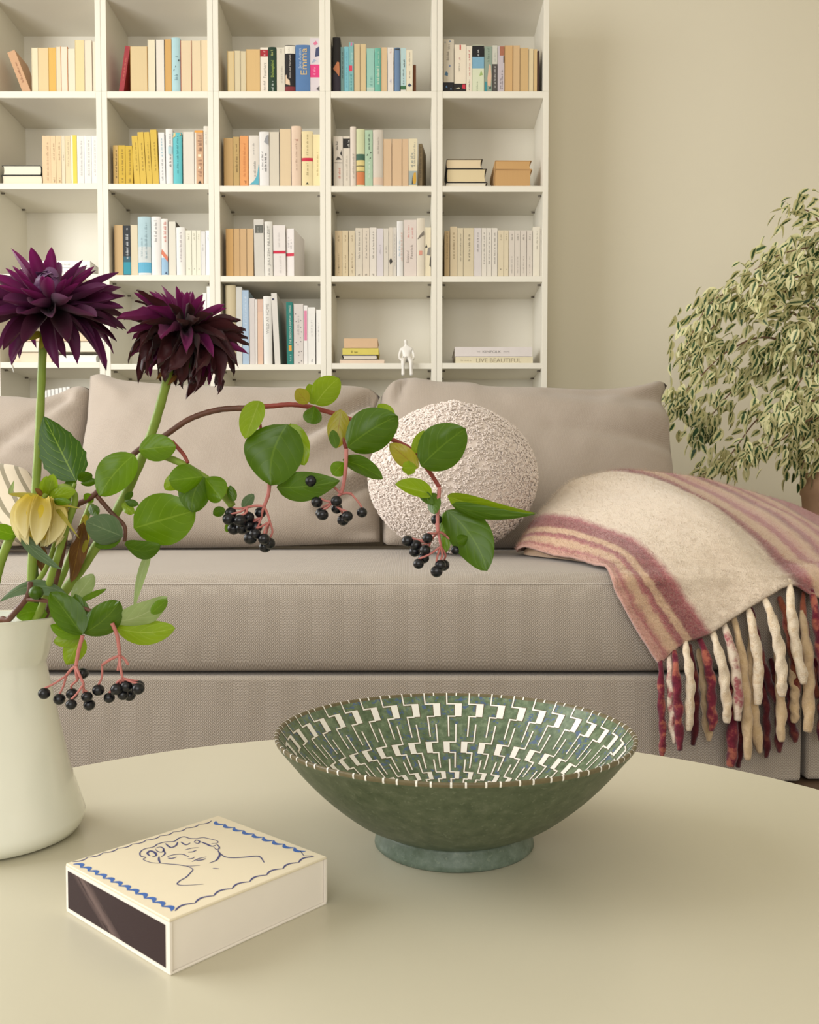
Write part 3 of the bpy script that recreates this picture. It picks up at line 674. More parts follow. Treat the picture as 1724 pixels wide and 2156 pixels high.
B(2, 3, 895, 910, 479, 's', (222, 211, 182), 'cream spine with black ink figure', deco=[((40, 38, 38), [(.0, 522), (.4, 521), (.2, 514)]), ((130, 126, 120), [(.3, 537), (.95, 538), (.95, 520), (.5, 522)]), ((36, 34, 34), [(.75, 560), (.98, 562), (.98, 538), (.85, 545)])])
for a, b, v, c, nm in [(935.5, 946.5, 486, (192, 167, 123), 'narrow brown paperback'), (947.5, 962, 477, (206, 189, 156), 'tall sand-coloured paperback')]:
    B(2, 4, a, b, v, 's', c, nm, marks=[((130, 108, 75), .28, 545, 490, .5)])
for a, b in [(962.5, 975), (975.5, 997)]: B(2, 4, a, b, 480, 's', (210, 197, 167), 'beige paperback with dark title', marks=[((125, 116, 98), .22, 550, 492, .55)])
B(2, 4, 997.8, 1013, 480, 's', (213, 206, 202), 'wide lilac-grey paperback', marks=[((125, 118, 116), .22, 530, 490, .5)])
for a, b in [(1013.5, 1024), (1024.5, 1034.5), (1035, 1047)]: B(2, 4, a, b, 480, 's', (221, 214, 202), 'white paperback with long dark title', marks=[((140, 132, 122), .28, 556, 490, .5)])
for a, b in [(1047.8, 1060), (1060.5, 1070.5)]: B(2, 4, a, b, 485, 's', (219, 206, 177), 'short cream paperback', marks=[((165, 150, 120), .28, 506, 493, .5), ((130, 115, 90), .25, 568, 566, .5)])
for a, b in [(1071.2, 1083), (1083.5, 1095), (1095.5, 1108), (1108.7, 1120.5)]: B(2, 4, a, b, 485, 's', (217, 208, 196), 'short greyish paperback', marks=[((130, 122, 112), .3, 506, 493, .5), ((165, 156, 146), .2, 575, 540, .5)])
B(2, 4, 1121.3, 1136.5, 478, 's', (226, 219, 202), 'tall ivory paperback at row end', rnd=0.001, marks=[((170, 162, 145), .2, 525, 488, .55)])
B(2, 4, 1137, 1141.5, 480, 's', (222, 216, 202), 'thin ivory book against side panel')
# ---- fourth shelf
z30 = SH[0][3]
lying(3, 0, 28, 112, 741.5, 762, (236, 222, 196), 'thick cream-paged book with ribbon', (205, 190, 160), z0=z30, dep=0.16)
lying(3, 0, 125, 206, 747.5, 762, (244, 243, 238), 'white book under the stack', (240, 240, 236), z0=z30, dep=0.16)
zq = at(30, 741.2, BY0 + 0.02).z
lying(3, 0, 30, 209, 718.5, 741.2, (240, 234, 216), 'wide cream-paged book, second of stack,', (200, 190, 168), z0=zq + 0.0003, dep=0.19, spine_left=False)
lying(3, 0, 38, 206, 698, 718.3, (240, 216, 184), 'wide peach-paged book, uppermost of stack,', (226, 196, 160), z0=at(30, 718.4, BY0 + 0.02).z + 0.0004, dep=0.19)
V, Fc = tube([at(27, 752, BY0 - 0.002), at(22, 764, BY0 - 0.004), at(26, 772, BY0 - 0.003), at(29, 784, BY0 - 0.004)], 0.002, 4)
prop(mesh('ribbon_bookmark', V, Fc, plain((240, 238, 230), 0.7), loc=at(27, 752, BY0 - 0.002)), 'white ribbon bookmark hanging over the shelf edge', 'bookmark')
lying(3, 1, 316, 392, 752, 765.3, (190, 210, 222), 'pale blue book lying flat', (150, 185, 205), z0=SH[1][3], dep=0.15, mode='spine')
B(3, 1, 428, 436, 617, 's', (238, 236, 230), 'slim white book, shorter of two,')
B(3, 1, 436.5, 444, 603, 's', (236, 234, 228), 'slim white book, taller of two,')
B(3, 2, 476, 497.5, 601, 's', (197, 182, 147), 'tall beige clothbound spine', rnd=0.004, bands=[(686, 694, (226, 184, 60), .6, 1)])
B(3, 2, 498, 510.5, 604, 's', (201, 199, 191), 'tall light grey spine')
B(3, 2, 511, 524.5, 611, 's', (166, 187, 207), 'light blue spine', marks=[((215, 224, 232), .3, 690, 625, .5)])
B(3, 2, 526, 537, 628, 's', (209, 201, 196), 'pale lilac spine')
B(3, 2, 537.5, 542.5, 630, 's', (220, 213, 206), 'thin white spine')
B(3, 2, 543, 554.5, 630, 's', (221, 187, 162), 'peach spine', bands=[(631, 657, (212, 178, 158))])
B(3, 2, 555.5, 573, 624, 's', (226, 223, 216), 'white Wild at Home spine', u0t=554, u1t=571.5, rnd=0.003, title=[('WILD AT HOME', (160, 156, 150), .36, 703, 640, .5)])
B(3, 2, 578.5, 590.5, 617, 's', (216, 211, 202), 'white leaning spine', u0t=571, u1t=582, bands=[(628, 632, (60, 60, 80), .1, .5)])
B(3, 2, 604.5, 618, 636, 's', (28, 118, 108), 'teal spine with white capitals', u0t=602, u1t=615.5, title=[('THE DESIGN OF EVERYDAY THINGS', (214, 220, 205), .36, 724, 643, .58)], bands=[(727, 739, (222, 160, 60), .3, .75)], marks=[((190, 210, 200), .25, 760, 748, .55)])
B(3, 2, 618.8, 639, 640, 's', (212, 204, 197), 'light grey spine sprinkled with dots', deco=[((90, 88, 92), [(x, v), (x + .09, v), (x + .09, v - 1.8), (x, v - 1.8)]) for x, v in [(.2, 722), (.7, 720), (.4, 727), (.5, 742), (.75, 741), (.45, 749), (.5, 765), (.75, 761), (.7, 690), (.75, 700), (.2, 678), (.7, 676), (.15, 662), (.65, 712)]], marks=[((170, 165, 162), .25, 705, 665, .45)])
B(3, 2, 639.5, 648, 643, 's', (230, 226, 221), 'white spine with pink stripe', bands=[(654, 717, (216, 130, 160), .15, .85)])
B(3, 2, 648.8, 664, 647, 's', (231, 228, 222), 'white spine with grey title', marks=[((150, 148, 148), .2, 708, 674, .5), ((150, 148, 148), .3, 762, 756, .5)])
B(3, 2, 666, 677.5, 652, 's', (228, 225, 219), 'short white spine at row end', marks=[((170, 168, 165), .2, 720, 680, .5)])
z33 = SH[3][3]
q = [764.5, 757, 747.5, 733, 712]
def zrow(v): return at(720, v, BY0 + 0.02).z
lying(3, 3, 715, 809, 757.3, 764.5, (226, 206, 184), 'thin peach book, lowest of stack,', (222, 200, 178), z0=z33, dep=0.15, mode='spine')
lying(3, 3, 719, 792, 747.5, 757, (226, 216, 200), 'white-paged book with black cover edge', (70, 70, 66), z0=zrow(757.2) + 0.0002, dep=0.14, spine_left=False)
lying(3, 3, 721, 797, 733.3, 747.2, (214, 196, 96), 'yellow-spined book in small stack', (216, 200, 98), z0=zrow(747.4) + 0.0002, dep=0.14, mode='spine', marks=[((140, 128, 50), .4, .24, .42, .45)])
lying(3, 3, 724, 795, 712.5, 733, (212, 178, 142), 'tan book, uppermost of stack,', (214, 180, 142), z0=zrow(733.2) + 0.0002, dep=0.13, mode='spine')
z43 = SH[4][3]
lying(3, 4, 958.5, 1121.5, 751, 764, (226, 218, 196), 'cream Live Beautiful book, lower of two,', (222, 212, 182), z0=z43, dep=0.2, mode='spine', title=[('LIVE BEAUTIFUL', (150, 138, 112), .62, .27, .85, .5)], marks=[((180, 168, 138), .25, .07, .2, .5)])
lying(3, 4, 957, 1120, 730.5, 750.7, (226, 219, 214), 'white Kinfolk book, upper of two,', (224, 216, 212), z0=at(958, 751, BY0 + 0.02).z + 0.0003, dep=0.2, mode='spine', title=[('KINFOLK', (130, 124, 120), .26, .36, .60, .5), ('THE', (170, 164, 160), .16, .28, .33, .5), ('HOME', (170, 164, 160), .16, .63, .71, .5)])
# ---- fifth shelf, fifth bookcase: slim white books
for i in range(7):
    u = 94 + i * 8
    B(4, 0, u, u + 7, 822 - i * 1.3, 's', (238, 236, 230), 'slim white upright book')
# ================================================================== white seated figurine on the shelf edge
def skin_mesh(name, joints, edges, mat, loc, sub=2):
    me = bpy.data.meshes.new(name)
    me.from_pydata([tuple(Vector(j[0]) - Vector(loc)) for j in joints], edges, [])
    o = bpy.data.objects.new(name, me); COL.objects.link(o); o.location = loc
    md = o.modifiers.new('skin', 'SKIN'); md.use_smooth_shade = True
    for i, j in enumerate(joints):
        r = j[1]; me.skin_vertices[0].data[i].radius = (r * 1.22, r * 1.22) if not isinstance(r, tuple) else (r[0] * 1.15, r[1] * 1.15)
    me.skin_vertices[0].data[0].use_root = True
    s = o.modifiers.new('sub', 'SUBSURF'); s.levels = sub; s.render_levels = sub
    dg = bpy.context.evaluated_depsgraph_get()
    m2 = bpy.data.meshes.new_from_object(o.evaluated_get(dg))
    o.modifiers.clear(); o.data = m2
    m2.materials.clear(); m2.materials.append(mat)
    m2.polygons.foreach_set('use_smooth', [True] * len(m2.polygons))
    return o
YG = BY0 + 0.005
def fg(u, v, dy=0.0): return at(u, v, YG + dy)
porc = plain((238, 234, 226), 0.35, 0.02, 40, 0.5)
SZ = SH[3][3]
pel = fg(856, 757.5, 0.018)
pel = Vector((pel.x, pel.y, SZ + 0.0175))
k = 1.0
J = [(pel, 0.0125), (pel + Vector((0, 0.002, 0.012)), 0.0115), (fg(856, 741, 0.02), (0.0175, 0.010)), (fg(856, 734.5, 0.02), (0.0165, 0.009)),
     (fg(855, 727.5, 0.018), 0.0042), (fg(854.5, 722, 0.016), 0.0052), (fg(854, 717.5, 0.015), 0.0058), (fg(854, 714.5, 0.015), 0.0038),
     (fg(844.5, 736, 0.02), 0.0055), (fg(841, 746, 0.018), 0.0042), (fg(840.5, 754, 0.006), 0.0036), (fg(845.5, 757.5, -0.014), 0.0040),
     (fg(867.5, 736, 0.02), 0.0055), (fg(871, 746, 0.018), 0.0042), (fg(871.5, 754, 0.006), 0.0036), (fg(868, 757.5, -0.014), 0.0040),
     (pel + Vector((-0.010, -0.006, -0.001)), 0.0095), (fg(848.5, 760.5, -0.026), 0.0072), (fg(848.5, 777, -0.024), 0.0050), (fg(848.5, 787, -0.024), 0.0058), (fg(848.5, 791, -0.030), 0.0050),
     (pel + Vector((0.010, -0.006, -0.001)), 0.0095), (fg(865.5, 760.5, -0.026), 0.0072), (fg(865.5, 777, -0.024), 0.0050), (fg(866, 787, -0.024), 0.0058), (fg(866, 791, -0.030), 0.0050)]
E = [(0, 1), (1, 2), (2, 3), (3, 4), (4, 5), (5, 6), (6, 7), (3, 8), (8, 9), (9, 10), (10, 11), (3, 12), (12, 13), (13, 14), (14, 15), (0, 16), (16, 17), (17, 18), (18, 19), (19, 20), (0, 21), (21, 22), (22, 23), (23, 24), (24, 25)]
fgo = skin_mesh('figurine', J, E, porc, (pel.x, pel.y, SZ))
prop(fgo, 'small white seated figurine with legs dangling over the shelf edge', 'figurine')

# ================================================================== sofa
fab = weave('sofa_herringbone_fabric', (206, 195, 181), (126, 114, 100), strength=0.8)
fab_pl = weave('pillow_herringbone_fabric', (204, 191, 177), (136, 122, 107), colw=0.0062, pitch=0.0044, strength=0.6)
gap_m = plain((60, 54, 50), 0.9)
SY = 1.60                                                   # plane of the sofa's front
def seat_z(y): return 0.4005 + 0.021 * min(1.0, max(0.0, (y - 1.66) / 0.45))
def cushion_profile():
    P = [(SY + 0.02, 0.2125), (SY + 0.006, 0.219), (SY - 0.001, 0.235), (SY - 0.004, 0.29), (SY - 0.002, 0.345), (SY + 0.004, 0.370), (SY + 0.016, 0.387), (SY + 0.035, 0.3975)]
    y = SY + 0.06
    while y < 2.62: P.append((y, seat_z(y))); y += 0.08
    P += [(2.66, 0.415), (2.68, 0.38), (2.68, 0.24), (2.66, 0.2125)]
    return P
def seat(name, x0, x1, parent):
    P = cushion_profile(); n = 60; V = []; Fc = []; m = len(P)
    for i in range(n + 1):
        q = i / n; x = x0 + (x1 - x0) * q
        e = min(q, 1 - q) * (x1 - x0)
        ed = max(0.0, 1 - e / 0.03)
        for (y, z) in P:
            zz = z + (0.003 * noise.noise(Vector((x * 3, y * 3, z * 3))) if y < 1.75 else 0.0)
            if z > 0.39: zz -= 0.012 * ed ** 2
            V.append((x, y + 0.003 * noise.noise(Vector((x * 4, z * 9, 1))) + (0.012 * ed ** 2 if y < SY + 0.01 else 0), zz))
    for i in range(n):
        for j in range(m):
            j2 = (j + 1) % m
            Fc.append((i * m + j, (i + 1) * m + j, (i + 1) * m + j2, i * m + j2))
    Fc.append(tuple(range(m))); Fc.append(tuple(n * m + j for j in range(m - 1, -1, -1)))
    o = mesh(name, V, Fc, fab, parent)
    return o
XSR = at(1689, 1560, SY).x
s1 = thing('sofa', 'long low greige herringbone sofa behind the coffee table', 'sofa', (-0.3, 2.1, 0))
box('base', -1.45, XSR, SY, 2.70, 0.004, 0.2055, fab, s1, 0.008, 3)
sc = seat('seat_cushion', -1.45, XSR, s1)
V, Fc = tube([(-1.43 + i * (XSR + 1.41) / 40, SY + 0.0095 + 0.001 * math.sin(i), 0.3795) for i in range(41)], 0.0008, 5)
mesh('seam', V, Fc, plain((206, 198, 188), 0.9), sc)
box('back_frame', -1.45, XSR, 2.70, 2.80, 0.045, 0.66, fab, s1, 0.015, 3)
for x in (-1.35, XSR - 0.1):
    for y in (SY + 0.08, 2.6): box('glide', x, x + 0.05, y, y + 0.05, 0, 0.004, gap_m, s1)
s2 = thing('sofa_section', 'greige sofa end section beyond the striped throw', 'sofa', (XSR + 0.25, 2.1, 0))
box('base', XSR + 0.014, XSR + 0.45, SY + 0.012, 2.70, 0.004, 0.2055, fab, s2, 0.008, 3)
box('seat_cushion', XSR + 0.006, XSR + 0.45, SY + 0.012, 2.68, 0.2125, 0.40, fab, s2, 0.03, 4)
for y in (SY + 0.08, 2.6): box('glide', XSR + 0.35, XSR + 0.4, y, y + 0.05, 0, 0.004, gap_m, s2)

# ---- back pillows: outline curves in pixels, leaning plane, real thickness
def resample(P, n):
    P = [Vector((p[0], p[1], 0)) for p in P]
    Q = spline(P, 10); L = [0.0]
    for a, b in zip(Q, Q[1:]): L.append(L[-1] + (b - a).length)
    out = []
    j = 0
    for i in range(n + 1):
        t = L[-1] * i / n
        while j < len(L) - 2 and L[j + 1] < t: j += 1
        d = L[j + 1] - L[j]
        out.append(Q[j].lerp(Q[j + 1], 0 if d < 1e-9 else min(1, (t - L[j]) / d)))
    return out
def pillow(name, label, cat, top, right, bottom, left, Yt, Yb, th, mat, folds=(), nu=64, nv=48, wr=0.005, seed=0, group=None, uvon=False):
    T, Bo, Rr, Lf = resample(top, nu), resample(bottom, nu), resample(right, nv), resample(left, nv)
    vmin = min(p.y for p in T); vmax = max(p.y for p in Bo)
    c00, c10, c01, c11 = T[0], T[-1], Bo[0], Bo[-1]
    th_ = math.atan2(Yt - Yb, 0.42)
    nrm = Vector((0, -math.cos(th_), math.sin(th_) * 0.6)).normalized()
    front, back, UV = [], [], []
    for j in range(nv + 1):
        t = j / nv
        for i in range(nu + 1):
            s = i / nu
            p = (1 - t) * T[i] + t * Bo[i] + (1 - s) * Lf[j] + s * Rr[j] - ((1 - s) * (1 - t) * c00 + s * (1 - t) * c10 + (1 - s) * t * c01 + s * t * c11)
            fr = (p.y - vmin) / (vmax - vmin)
            P = at(p.x, p.y, Yt + (Yb - Yt) * fr)
            a, b = 2 * s - 1, 2 * t - 1
            pr = max(0.0, (1 - abs(a) ** 2.6) * (1 - abs(b) ** 2.6)) ** 0.5
            off = th / 2 * pr
            w = wr * (noise.noise(Vector((P.x * 7 + seed, P.z * 9, seed))) + 0.5 * noise.noise(Vector((P.x * 19, P.z * 17, seed)))) * min(1, pr * 2)
            for (u1, v1, u2, v2, wd, amp) in folds:
                dx, dy = u2 - u1, v2 - v1; L2 = dx * dx + dy * dy
                q = max(0, min(1, ((p.x - u1) * dx + (p.y - v1) * dy) / L2))
                dd = math.hypot(p.x - u1 - q * dx, p.y - v1 - q * dy)
                sg = ((p.x - u1) * dy - (p.y - v1) * dx) / math.sqrt(L2)
                w += 2.4 * amp * math.exp(-(dd / wd) ** 2) * (1 - 0.6 * q) * min(1, pr * 3)
            front.append(P + nrm * (off + w)); back.append(P - nrm * off)
            UV.append((s, t))
    n1 = nu + 1
    V = list(front); idx = {}
    for j in range(nv + 1):
        for i in range(nu + 1):
            k = j * n1 + i
            if i in (0, nu) or j in (0, nv): idx[k] = k
            else: idx[k] = len(V); V.append(back[k]); UV.append(UV[k])
    Fc = []
    for j in range(nv):
        for i in range(nu):
            a, b, c, d = j * n1 + i, j * n1 + i + 1, (j + 1) * n1 + i + 1, (j + 1) * n1 + i
            Fc.append((a, d, c, b)); Fc.append((idx[a], idx[b], idx[c], idx[d]))
    cb = at(sum(p.x for p in Bo) / len(Bo), vmax, Yb)
    up = max(0.0, max(seat_z(v.y) + 0.003 - v.z for v in V if v.z < 0.46))
    V = [v + Vector((0, 0, up * max(0.0, 1 - (v.z - 0.40) / 0.12))) for v in V]
    o = mesh(name, V, Fc, mat, loc=(cb.x, cb.y, min(v.z for v in V)), uv=UV)
    return prop(o, label, cat, group)
G = 'large back pillows on the sofa'
pillow('back_pillow', 'greige back pillow behind the striped cushion', 'pillow',
       [(-520, 850), (-300, 846), (0, 838), (80, 842), (120, 832), (160, 813), (186, 818)], [(186, 818), (198, 838), (186, 890), (176, 960), (160, 1040), (152, 1152)],
       [(-520, 1158), (0, 1158), (152, 1152)], [(-520, 850), (-540, 1000), (-520, 1158)], 2.52, 2.30, 0.20, fab_pl,
       folds=[(190, 825, 60, 930, 16, 0.012), (150, 850, 0, 985, 14, -0.014), (180, 950, 0, 960, 12, 0.008)], seed=3, group=G)
pillow('back_pillow', 'greige back pillow between striped cushion and round fleecy cushion', 'pillow',
       [(190, 792), (215, 788), (262, 802), (350, 813), (460, 819), (600, 821), (720, 815), (775, 818), (800, 836)], [(800, 836), (790, 870), (792, 960), (798, 1060), (800, 1143)],
       [(146, 1154), (300, 1156), (500, 1154), (800, 1143)], [(190, 792), (186, 850), (182, 900), (168, 980), (150, 1080), (146, 1154)], 2.50, 2.24, 0.22, fab_pl,
       folds=[(800, 838, 560, 1000, 13, -0.017), (805, 862, 600, 1020, 16, 0.012), (800, 985, 660, 1080, 12, 0.010), (800, 1010, 680, 1095, 9, -0.012), (800, 1120, 720, 1140, 9, -0.008), (190, 792, 262, 850, 16, 0.008)], seed=11, group=G)
pillow('back_pillow', 'greige back pillow behind round fleecy cushion and striped throw', 'pillow',
       [(803, 835), (822, 808), (852, 796), (890, 801), (930, 808), (990, 811), (1030, 819), (1150, 822), (1250, 825), (1340, 816), (1388, 803), (1404, 812)], [(1404, 812), (1392, 845), (1404, 890), (1412, 950), (1418, 1010), (1424, 1155)],
       [(806, 1150), (1000, 1156), (1424, 1155)], [(803, 835), (800, 870), (803, 960), (806, 1150)], 2.51, 2.25, 0.22, fab_pl,
       folds=[(852, 800, 838, 860, 10, -0.014), (1400, 812, 1280, 860, 14, 0.010), (1410, 900, 1080, 872, 22, 0.009), (1400, 850, 1150, 850, 12, -0.007), (1400, 950, 1150, 930, 14, -0.008)], seed=27, group=G)

def stripe_mat():
    n = NT('striped_linen'); s = n.sep(n.uv())
    x = n.math('ADD', n.math('MULTIPLY', s[0], 15.0), n.math('MULTIPLY', s[1], -0.6))
    f = n.math('FRACT', x)
    st = n.math('LESS_THAN', n.math('PINGPONG', f, 0.5), 0.15)
    o = n.obj(); nz = n.noise(500, 2, o)
    c = n.mix(st, lin((226, 214, 190)), lin((146, 138, 114)))
    n.base(n.mix(n.math('MULTIPLY', nz, 0.25), c, lin((200, 188, 166)))); n.set(0.95, 0.1, sheen=0.2); n.bump(nz, 0.3, 0.001)
    return n.m
pillow('scatter_cushion', 'cream cushion with grey-green stripes on the sofa seat', 'cushion',
       [(-330, 950), (-150, 945), (0, 976), (40, 982), (62, 995)], [(62, 995), (100, 1055), (130, 1105), (150, 1150), (152, 1172)],
       [(-300, 1205), (-100, 1200), (40, 1188), (152, 1172)], [(-330, 950), (-350, 1080), (-300, 1205)], 2.20, 2.00, 0.20, stripe_mat(), seed=41)

# ---- round fleecy cushion
fleece = NT('ivory_fleece')
_o = fleece.obj(); _f1 = fleece.noise(160, 2, _o)
fleece.base(fleece.mix(_f1, lin((230, 215, 204)), lin((240, 229, 219)))); fleece.set(0.95, 0.1, sheen=0.4)
cc = at(953, 1015, 2.02); rx = 177 / F * 2.02; rz = 154 / F * 2.02; ry = 0.155
zb = seat_z(2.02) + 0.009
cc.z = zb + rz
t = thing('round_cushion', 'round ivory fleecy cushion leaning against the back pillows', 'cushion', (cc.x, cc.y, zb))
def sup(a, b):
    x = math.cos(b) * math.cos(a); y = math.cos(b) * math.sin(a); z = math.sin(b)
    return Vector((x * rx, y * ry, z * rz * (1 + 0.04 * math.sin(3 * a))))
V, Fc = [], []; na, nb = 48, 24
for j in range(nb + 1):
    b = -math.pi / 2 + math.pi * j / nb
    for i in range(na): V.append(cc + sup(2 * math.pi * i / na, b) * 0.985)
for j in range(nb):
    for i in range(na): Fc.append((j * na + i, j * na + (i + 1) % na, (j + 1) * na + (i + 1) % na, (j + 1) * na + i))
mesh('body', V, Fc, fleece.m, t)
rf = random.Random(8); V, Fc = [], []
for i in range(14500):
    zf = rf.uniform(-0.985, 1); a = rf.uniform(0, 2 * math.pi)
    p = sup(a, math.asin(zf)); nrm = Vector((p.x / rx ** 2, p.y / ry ** 2, p.z / rz ** 2)).normalized()
    t1 = nrm.orthogonal().normalized(); t1 = (Matrix.Rotation(rf.uniform(0, 6.28), 3, nrm) @ t1); t2 = nrm.cross(t1)
    rr = rf.uniform(0.0019, 0.0034); tr = rf.uniform(0.0011, 0.0016); span = rf.uniform(2.2, 4.6); lift = rf.uniform(-0.0006, 0.0022)
    c0 = cc + p * 0.988
    pts = []
    for k in range(5):
        th = span * k / 4
        pts.append(c0 + t1 * (rr * math.cos(th)) + t2 * (rr * math.sin(th)) + nrm * (lift + 0.0018 * math.sin(math.pi * k / 4)))
    v, f = tube(pts, tr, 4, cap=False); k0 = len(V); V += v; Fc += [tuple(q + k0 for q in g) for g in f]
prop(mesh('fleece_curls', V, Fc, fleece.m, t), kind='stuff')

# ================================================================== striped woollen throw
def throw_mat():
    n = NT('striped_wool'); s = n.sep(n.uv()); o = n.obj()
    wob = n.math('MULTIPLY', n.math('SUBTRACT', n.noise(55, 4, o, 0.65), 0.5), 0.035)
    x = n.math('DIVIDE', n.math('ADD', s[0], wob), 1.45)
    cr, plum, tan, pink, rose = lin((232, 218, 196)), lin((136, 40, 64)), lin((212, 178, 144)), lin((204, 150, 136)), lin((164, 70, 88))
    st = [(0, pink), (.018, pink), (.024, rose), (.036, tan), (.05, tan), (.056, rose), (.066, plum), (.072, tan), (.098, tan), (.11, plum), (.16, plum), (.178, rose), (.20, cr), (.50, cr), (.525, plum), (.556, rose), (.57, tan), (.60, tan)]
    y = .606; k = 0
    while y < .98 and len(st) < 31:
        st += [(y + .006, plum if k % 2 else rose), (y + .018, rose), (y + .026, pink), (y + .05, tan)]; y += .062; k += 1
    c = n.ramp(x, st[:32])
    nz = n.noise(230, 4, o, 0.7); big = n.noise(28, 3, o)
    sp = n.ramp(n.noise(330, 3, o, 0.75), [(0.46, (0, 0, 0, 1)), (0.62, (1, 1, 1, 1))])
    c = n.mix(n.math('MULTIPLY', nz, 0.25), c, lin((222, 200, 172)))
    c = n.mix(n.math('MULTIPLY', n.sep(sp)[0], 0.20), c, lin((230, 208, 186)))
    dk = n.ramp(n.noise(410, 2, o, 0.7), [(0.30, (1, 1, 1, 1)), (0.42, (0, 0, 0, 1))])
    c = n.mix(n.math('MULTIPLY', n.sep(dk)[0], 0.22), c, lin((120, 70, 66)))
    c = n.mix(n.math('MULTIPLY', big, 0.16), c, lin((176, 130, 112)))
    n.base(c); n.set(1.0, 0.05, sheen=0.5); n.bump(n.math('ADD', nz, n.noise(700, 2, o)), 0.6, 0.003)
    return n.m
TH = throw_mat()
CT = [  # (s, [(u, v, Y) x 6]) from the ridge to the fringed edge
 (0.00, [(1096, 1146, 1.94), (1190, 1174, 1.82), (1262, 1186, 1.66), (1296, 1240, 1.583), (1340, 1320, 1.572), (1388, 1394, 1.568)]),
 (0.10, [(1108, 1122, 1.96), (1200, 1125, 1.84), (1300, 1160, 1.67), (1350, 1215, 1.592), (1400, 1290, 1.57), (1440, 1350, 1.562)]),
 (0.27, [(1128, 1090, 1.98), (1215, 1092, 1.87), (1330, 1135, 1.70), (1392, 1190, 1.61), (1445, 1265, 1.573), (1492, 1332, 1.556)]),
 (0.42, [(1160, 1050, 2.03), (1250, 1050, 1.92), (1390, 1095, 1.73), (1460, 1150, 1.64), (1512, 1225, 1.585), (1548, 1292, 1.552)]),
 (0.58, [(1198, 1012, 2.03), (1310, 1012, 1.95), (1450, 1055, 1.77), (1530, 1120, 1.66), (1582, 1195, 1.595), (1620, 1250, 1.555)]),
 (0.74, [(1265, 992, 2.03), (1370, 1006, 1.96), (1500, 1066, 1.80), (1590, 1140, 1.68), (1640, 1200, 1.61), (1672, 1228, 1.56)]),
 (0.82, [(1330, 990, 2.04), (1430, 1021, 1.98), (1550, 1088, 1.82), (1640, 1162, 1.69), (1690, 1218, 1.62), (1716, 1252, 1.565)]),
 (1.00, [(1470, 1004, 2.09), (1560, 1042, 2.06), (1680, 1110, 1.86), (1760, 1190, 1.72), (1800, 1240, 1.64), (1818, 1278, 1.58)]),
 (1.20, [(1610, 1044, 2.2), (1700, 1085, 2.1), (1800, 1150, 1.9), (1880, 1230, 1.76), (1920, 1280, 1.68), (1935, 1312, 1.6)]),
 (1.45, [(1770, 1104, 2.25), (1850, 1145, 2.14), (1940, 1210, 1.94), (2010, 1280, 1.8), (2050, 1330, 1.7), (2060, 1360, 1.62)])]
def settle(p):
    if p.y > 1.60:
        q = max(0.0, 1.635 - p.y) / 0.035
        p.z = max(p.z, (seat_z(p.y) if p.y > 1.635 else 0.37 + 0.03 * math.sqrt(max(0.0, 1 - q * q))) + 0.017)
    elif p.z < 0.40: p.y = min(p.y, 1.581)
cols = []
for s, pts in CT:
    W = [at(*p) for p in pts]
    W = [W[0] + Vector((0, 0.07, -0.17)), W[0] + Vector((0, 0.05, -0.06))] + W
    cols.append(spline(W, 8))
nt = len(cols[0]); ns = 96
svals = [c[0] for c in CT]
grid = []
for k in range(nt):
    row = spline([c[k] for c in cols], 12)
    for p in row:                                           # rest on the seat, hang clear of its front
        settle(p)
    grid.append(row)
m = len(grid[0]); sv = []
for i in range(len(svals) - 1):
    for q in range(12): sv.append(svals[i] + (svals[i + 1] - svals[i]) * q / 12)
sv.append(svals[-1])
for it in range(4):
    g2 = [[p.copy() for p in row] for row in grid]
    for k in range(1, nt - 1):
        for i in range(1, m - 1):
            g2[k][i] = (grid[k][i] * 2 + grid[k - 1][i] + grid[k + 1][i] + grid[k][i - 1] + grid[k][i + 1]) / 6
            if it < 3: settle(g2[k][i])
    grid = g2
V, Fc, UV = [], [], []
for k in range(nt):
    for i in range(m):
        p = grid[k][i]
        d = noise.noise(Vector((p.x * 9, p.y * 9, p.z * 9))) * 0.006 + noise.noise(Vector((p.x * 60, p.y * 60, p.z * 60))) * 0.0022
        V.append(p + Vector((0, -0.5, 0.85)) * d); UV.append((sv[i], k / (nt - 1)))
N = len(V)
for k in range(nt):
    for i in range(m): V.append(V[k * m + i] + Vector((0, 0.004, -0.006))); UV.append(UV[k * m + i])
for k in range(nt - 1):
    for i in range(m - 1):
        a = k * m + i
        Fc.append((a, a + m, a + m + 1, a + 1)); Fc.append((N + a, N + a + 1, N + a + m + 1, N + a + m))
for k in range(nt - 1):
    a = k * m; Fc.append((a, N + a, N + a + m, a + m)); a = k * m + m - 1; Fc.append((a, a + m, N + a + m, N + a))
for i in range(m - 1):
    a = i; Fc.append((a, a + 1, N + a + 1, N + a)); a = (nt - 1) * m + i; Fc.append((a, N + a, N + a + 1, a + 1))
bl = at(1450, 1190, 1.75)
th = thing('throw_blanket', 'striped cream and plum fringed wool throw over the sofa arm', 'blanket', (bl.x, bl.y, 0.40))
mesh('blanket_cloth', V, Fc, TH, th, uv=UV)
